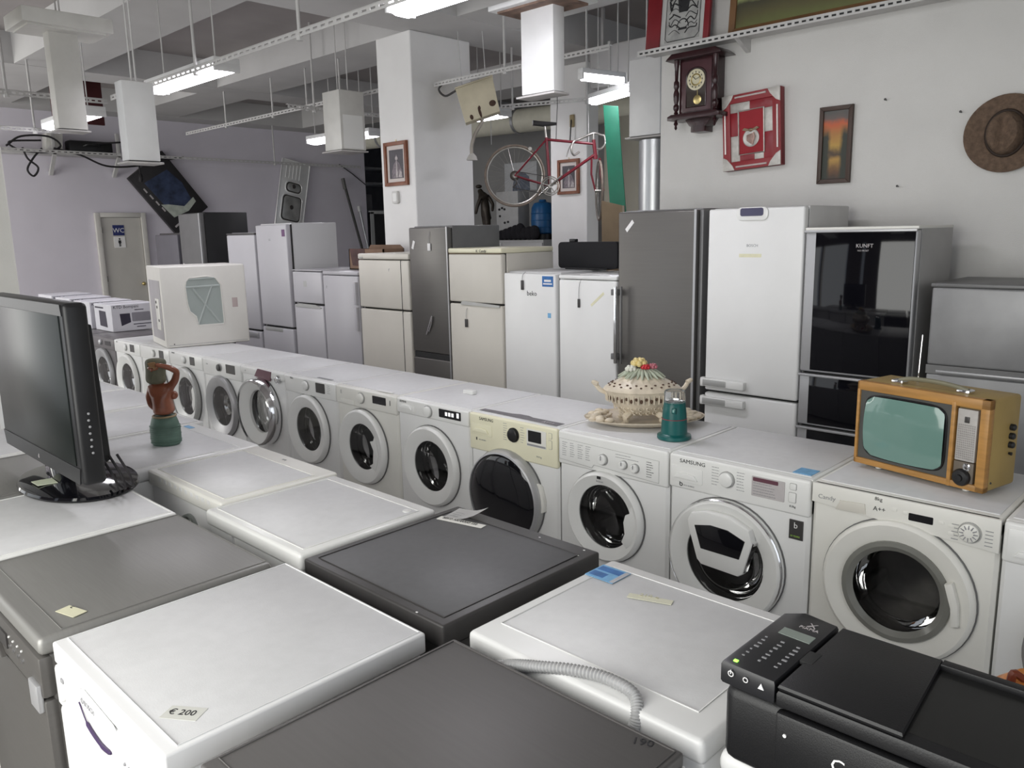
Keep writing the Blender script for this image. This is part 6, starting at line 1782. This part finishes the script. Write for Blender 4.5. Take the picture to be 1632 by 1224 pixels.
rw = bp_(820, 279)
wh = B().torus(rw, RW, 0.012, 56, 8, 'Y').obj('rear_wheel', tyre, t)
B().torus(rw, RW - 0.018, 0.008, 56, 6, 'Y').obj('rim', chr_, wh)
spokes(rw, RW - 0.018, 'Y').obj('spokes', chr_, wh)
B().cyl(rw + Vector((0, -0.05, 0)), rw + Vector((0, 0.05, 0)), 0.022, n=16).obj('hub', chr_, wh)
fwc = bp_(955, 305)
fw_ = B().torus(fwc, RW * 0.98, 0.012, 56, 8, 'X').obj('front_wheel', tyre, t)
B().torus(fwc, RW - 0.024, 0.008, 56, 6, 'X').obj('rim', chr_, fw_)
spokes(fwc, RW - 0.024, 'X').obj('spokes', chr_, fw_)
B().cyl(fwc - Vector((0.045, 0, 0)), fwc + Vector((0.045, 0, 0)), 0.016, n=12).obj('hub', chr_, fw_)
bb, st_, ht, hb_ = bp_(876, 296), bp_(871, 221), bp_(946, 229), bp_(949, 248)
f = B()
f.cyl(bb, st_, 0.0155, n=12).cyl(st_ + Vector((0, 0, -0.02)), ht + Vector((0, 0, -0.02)), 0.014, n=12).cyl(bb, hb_, 0.0155, n=12).cyl(ht + Vector((0, 0, 0.02)), hb_ + Vector((0, 0, -0.02)), 0.019, n=12)
for s in (-0.045, 0.045):
    f.cyl(bb + Vector((0, s * 0.6, 0)), rw + Vector((0, s, 0)), 0.009, n=8).cyl(st_ + Vector((0, s * 0.4, -0.02)), rw + Vector((0, s, 0)), 0.0085, n=8)
f.obj('frame', red, t)
fk = B()
fk.cyl(hb_ - Vector((0, 0, 0.01)), hb_ - Vector((0, 0, 0.05)), 0.024, n=12)
for s in (-0.04, 0.045):
    fk.tube([hb_ + Vector((s, 0, -0.04)), hb_ + Vector((s * 1.1, -0.01, -0.2)), fwc + Vector((s, 0.0, 0.0))], 0.0105, 8)
fk.obj('fork', red, t)
B().cyl(st_, bp_(869, 203), 0.0125, n=10).obj('seat_post', chr_, t)
sd = B().prism([(bp_(850, 200).x, bp_(850, 200).z - 0.012), (bp_(850, 195).x, bp_(850, 195).z), (bp_(860, 197).x, bp_(860, 197).z + 0.004), (bp_(887, 199).x, bp_(887, 199).z), (bp_(887, 202).x, bp_(887, 202).z), (bp_(868, 204).x, bp_(868, 204).z)], -0.05, 0.05, 'Y', 0.012).obj('saddle', mat('black_leather', (0.015, 0.013, 0.014), 0.5, var=0.15), t)
stem = bp_(946, 216)
hbm = B()
hbm.cyl(ht, stem, 0.012, n=10)
hbm.tube(spl([bp_(930, 222), stem, bp_(958, 219), bp_(963, 221, -0.01), bp_(964, 232, -0.03), bp_(958, 240, -0.02), bp_(952, 240)], 6), 0.0115, 8)
hbm.tube(spl([stem, bp_(925, 224), bp_(914, 229, -0.03), bp_(910, 240, -0.05), bp_(914, 249, -0.04), bp_(923, 244, -0.01)], 6), 0.0115, 8)
hbm.obj('handlebar', chr_, t)
B().tube(spl([bp_(911, 232, -0.05), bp_(906, 240, -0.07), bp_(902, 252, -0.06)], 5), 0.006, 6).obj('brake_lever', chr_, t)
B().tube(spl([bp_(964, 228, -0.04), bp_(968, 238, -0.05), bp_(966, 248, -0.05)], 5), 0.006, 6).obj('brake_lever', chr_, t)
ck = B()
for R_ in (14.5, 11.5):
    ck.torus(bb + Vector((0, -0.04, 0)), R_ * K, 0.006, 36, 6, 'Y')
for i in range(5):
    a = 2 * PI * i / 5 + 0.3
    ck.cyl(bb + Vector((0, -0.04, 0)), bb + Vector((14 * K * math.cos(a), -0.04, 14 * K * math.sin(a))), 0.006, n=6)
ck.cyl(bb + Vector((0, -0.06, 0)), bb + Vector((0, 0.06, 0)), 0.02, n=14)
cr_ = ck.obj('chainset', chr_, t)
B().cyl(bb + Vector((0, -0.06, 0)), bb + Vector((0.12, -0.06, 0.10)), 0.009, n=8).obj('crank', chr_, cr_)
B().cyl(bb + Vector((0, 0.06, 0)), bb + Vector((-0.12, 0.06, -0.10)), 0.009, n=8).obj('crank', chr_, cr_)
B().lathe([(0.045, 0.02), (0.05, 0.03), (0.03, 0.05), (0.001, 0.05)], 20, (rw.x, rw.y, rw.z), 'Y').obj('freewheel', mat('greasy_steel', (0.10, 0.085, 0.075), 0.5, metal=0.5, var=0.2), t)
B().tube(spl([rw + Vector((0, -0.04, -0.03)), rw + Vector((0.02, -0.05, -0.07)), rw + Vector((-0.02, -0.05, -0.12))], 5), 0.010, 7).obj('derailleur', greybody, t)
B().tube([rw + Vector((0, -0.035, 0.045)), bb + Vector((0, -0.04, 14 * K))], 0.004, 6).tube([rw + Vector((-0.02, -0.045, -0.12)), bb + Vector((0, -0.04, -14 * K))], 0.004, 6).obj('chain', greybody, t)
B().cyl(bp_(845, 238) + Vector((0, -0.03, 0)), bp_(845, 238) + Vector((0, 0.03, 0)), 0.02, n=10).obj('rear_brake', chr_, t)
B().tube([st_ + Vector((0.10, 0, -0.02)), st_ + Vector((0.115, -0.03, 0.3)), Vector((st_.x + 0.12, 0, BZ - 2.399))], 0.004, 6).obj('hanging_cord', greybody, t)
B().tube([ht + Vector((-0.05, 0, -0.02)), Vector((ht.x - 0.06, 0, CZ - 2.399))], 0.004, 6).obj('hanging_cord', strapm, t)

# ---- things on the cabinet behind the pillars
t = thing('storage_cabinet', 'white storage cabinet behind the pillars holding odds and ends', 'cabinet', (-8.3, 6.0, 0))
bx(t, 'carcass', mat('grey_white_cabinet', (0.42, 0.42, 0.41), 0.5, var=0.04), 0, 0, 0, 1.65, 0.6, 1.62)
for x in (0.01, 0.83):
    d_ = bx(t, 'door', mat('cabinet_door', (0.50, 0.50, 0.49), 0.45, var=0.03), x, -0.02, 0.06, x + 0.81, 0.0, 1.58)
    B().cyl((x + 0.4, -0.04, 0.9), (x + 0.4, -0.04, 1.1), 0.008, n=8).obj('handle', chrome, d_)
t = thing('bucket', 'blue plastic tub on the cabinet behind the bicycle wheel', 'bucket', (-6.98, 6.36, 1.70))
B().lathe([(0.13, 0.0), (0.165, 0.02), (0.175, 0.20), (0.165, 0.38), (0.13, 0.45), (0.06, 0.47), (0.05, 0.50)], 30).obj('body', mat('blue_plastic', (0.012, 0.10, 0.26), 0.35, var=0.1), t)
for z in (0.1, 0.2, 0.3):
    B().torus((0, 0, z), 0.174, 0.006, 30, 6, 'Z').obj('rib', mat('blue_plastic', (0.012, 0.10, 0.26), 0.35), t)
B().lathe([(0.15, -0.08), (0.15, 0.0)], 24).obj('stand_ring', black, t)
t = thing('control_unit', 'white unit with black knobs beside the blue tub', 'appliance', (-7.56, 6.2, 1.62))
bx(t, 'case', mat('unit_white', (0.46, 0.46, 0.45), 0.5, var=0.08), -0.23, 0, 0, 0.23, 0.25, 0.72)
for i, (x, z) in enumerate(((-0.16, 0.46), (-0.10, 0.48), (-0.05, 0.46), (-0.15, 0.36), (-0.05, 0.26), (0.02, 0.27))):
    B().lathe([(0.018, 0), (0.016, 0.015), (0.001, 0.016)], 12, (x, 0, z), 'Y').obj('knob', black, t)
t = thing('poster_sheet', 'pinned sheet with a blue grey shirt picture behind the bicycle wheel', 'poster', (-7.60, 6.53, 2.362))
bx(t, 'sheet', mat('sheet_white', (0.50, 0.51, 0.52), 0.7, var=0.05), -0.32, 0, 0, 0.36, 0.012, 0.42, bev=0)
B().prism([(-0.15, 0.0), (0.22, 0.0), (0.20, 0.20), (0.10, 0.27), (-0.02, 0.27), (-0.12, 0.20)], -0.004, 0.0, 'Y').obj('printed_shirt', mat('shirt_print', (0.12, 0.14, 0.18), 0.6, var=0.3, scale=12), t)
bx(t, 'support_post', dkm, -0.02, 0.012, -0.74, 0.02, 0.04, 0.4)
t = thing('statuette', 'dark bronze statuette of a leaning figure behind the steel fridge', 'statuette', (-8.10, 6.25, 1.62))
bz_ = mat('dark_bronze', (0.055, 0.045, 0.035), 0.45, metal=0.4, var=0.3, scale=12)
bx(t, 'pedestal', bz_, -0.13, -0.10, 0, 0.13, 0.10, 0.14, bev=0.02)
V = [(0.03, 0, 0.42), (0.02, 0, 0.52), (-0.01, 0, 0.62), (-0.04, 0, 0.70), (-0.08, 0, 0.745), (-0.11, 0, 0.79),
     (0.06, 0, 0.28), (0.05, 0, 0.14), (-0.02, 0.02, 0.28), (0.0, 0.03, 0.14), (-0.02, -0.07, 0.64), (-0.05, -0.11, 0.52), (-0.06, -0.14, 0.40), (0.03, 0.07, 0.66), (0.10, 0.09, 0.55), (0.12, 0.05, 0.44)]
E_ = [(0, 1), (1, 2), (2, 3), (3, 4), (4, 5), (0, 6), (6, 7), (0, 8), (8, 9), (3, 10), (10, 11), (11, 12), (3, 13), (13, 14), (14, 15)]
skin('figure', V, E_, [0.075, 0.07, 0.075, 0.06, 0.032, 0.055, 0.055, 0.05, 0.05, 0.045, 0.035, 0.028, 0.022, 0.035, 0.028, 0.022], bz_, t, 1)
B().ell((-0.12, 0, 0.83), 0.055, 0.05, 0.03, 12, 8).obj('cap', bz_, t)
t = thing('jacket', 'black jacket heaped on the cabinet below the blue tub', 'jacket', (-7.25, 6.06, 1.62))
jb = B()
rk = random.Random(3)
for i in range(10):
    jb.ell((-0.50 + i * 0.095, 0.02, 0.052 + 0.012 * i * (1 if i < 7 else 0.5)), 0.10, 0.06, 0.05 + 0.012 * i * (1 if i < 7 else 0.5), 12, 8)
jb.obj('cloth', mat('black_cloth', (0.012, 0.011, 0.014), 0.9, var=0.3, scale=12), t)
jb = B().tube(spl([(-0.45, -0.03, 0.06), (-0.60, -0.02, 0.05), (-0.68, 0, 0.04)], 5), [0.05, 0.05, 0.05, 0.05, 0.05, 0.045, 0.04, 0.04, 0.035, 0.03, 0.03], 10)
jb.obj('sleeve', mat('black_cloth', (0.012, 0.011, 0.014), 0.9), t)
t = thing('brown_board', 'dark brown board standing at the right end of the cabinet', 'board', (-6.72, 6.56, 1.62))
bx(t, 'board', mat('brown_chipboard', (0.085, 0.055, 0.045), 0.7, var=0.15, scale=6), -0.22, 0, 0, 0.30, 0.03, 0.95)
bx(t, 'edge', mat('brown_edge', (0.16, 0.11, 0.09), 0.7, var=0.1), -0.225, -0.002, 0, -0.215, 0.032, 0.95, bev=0)
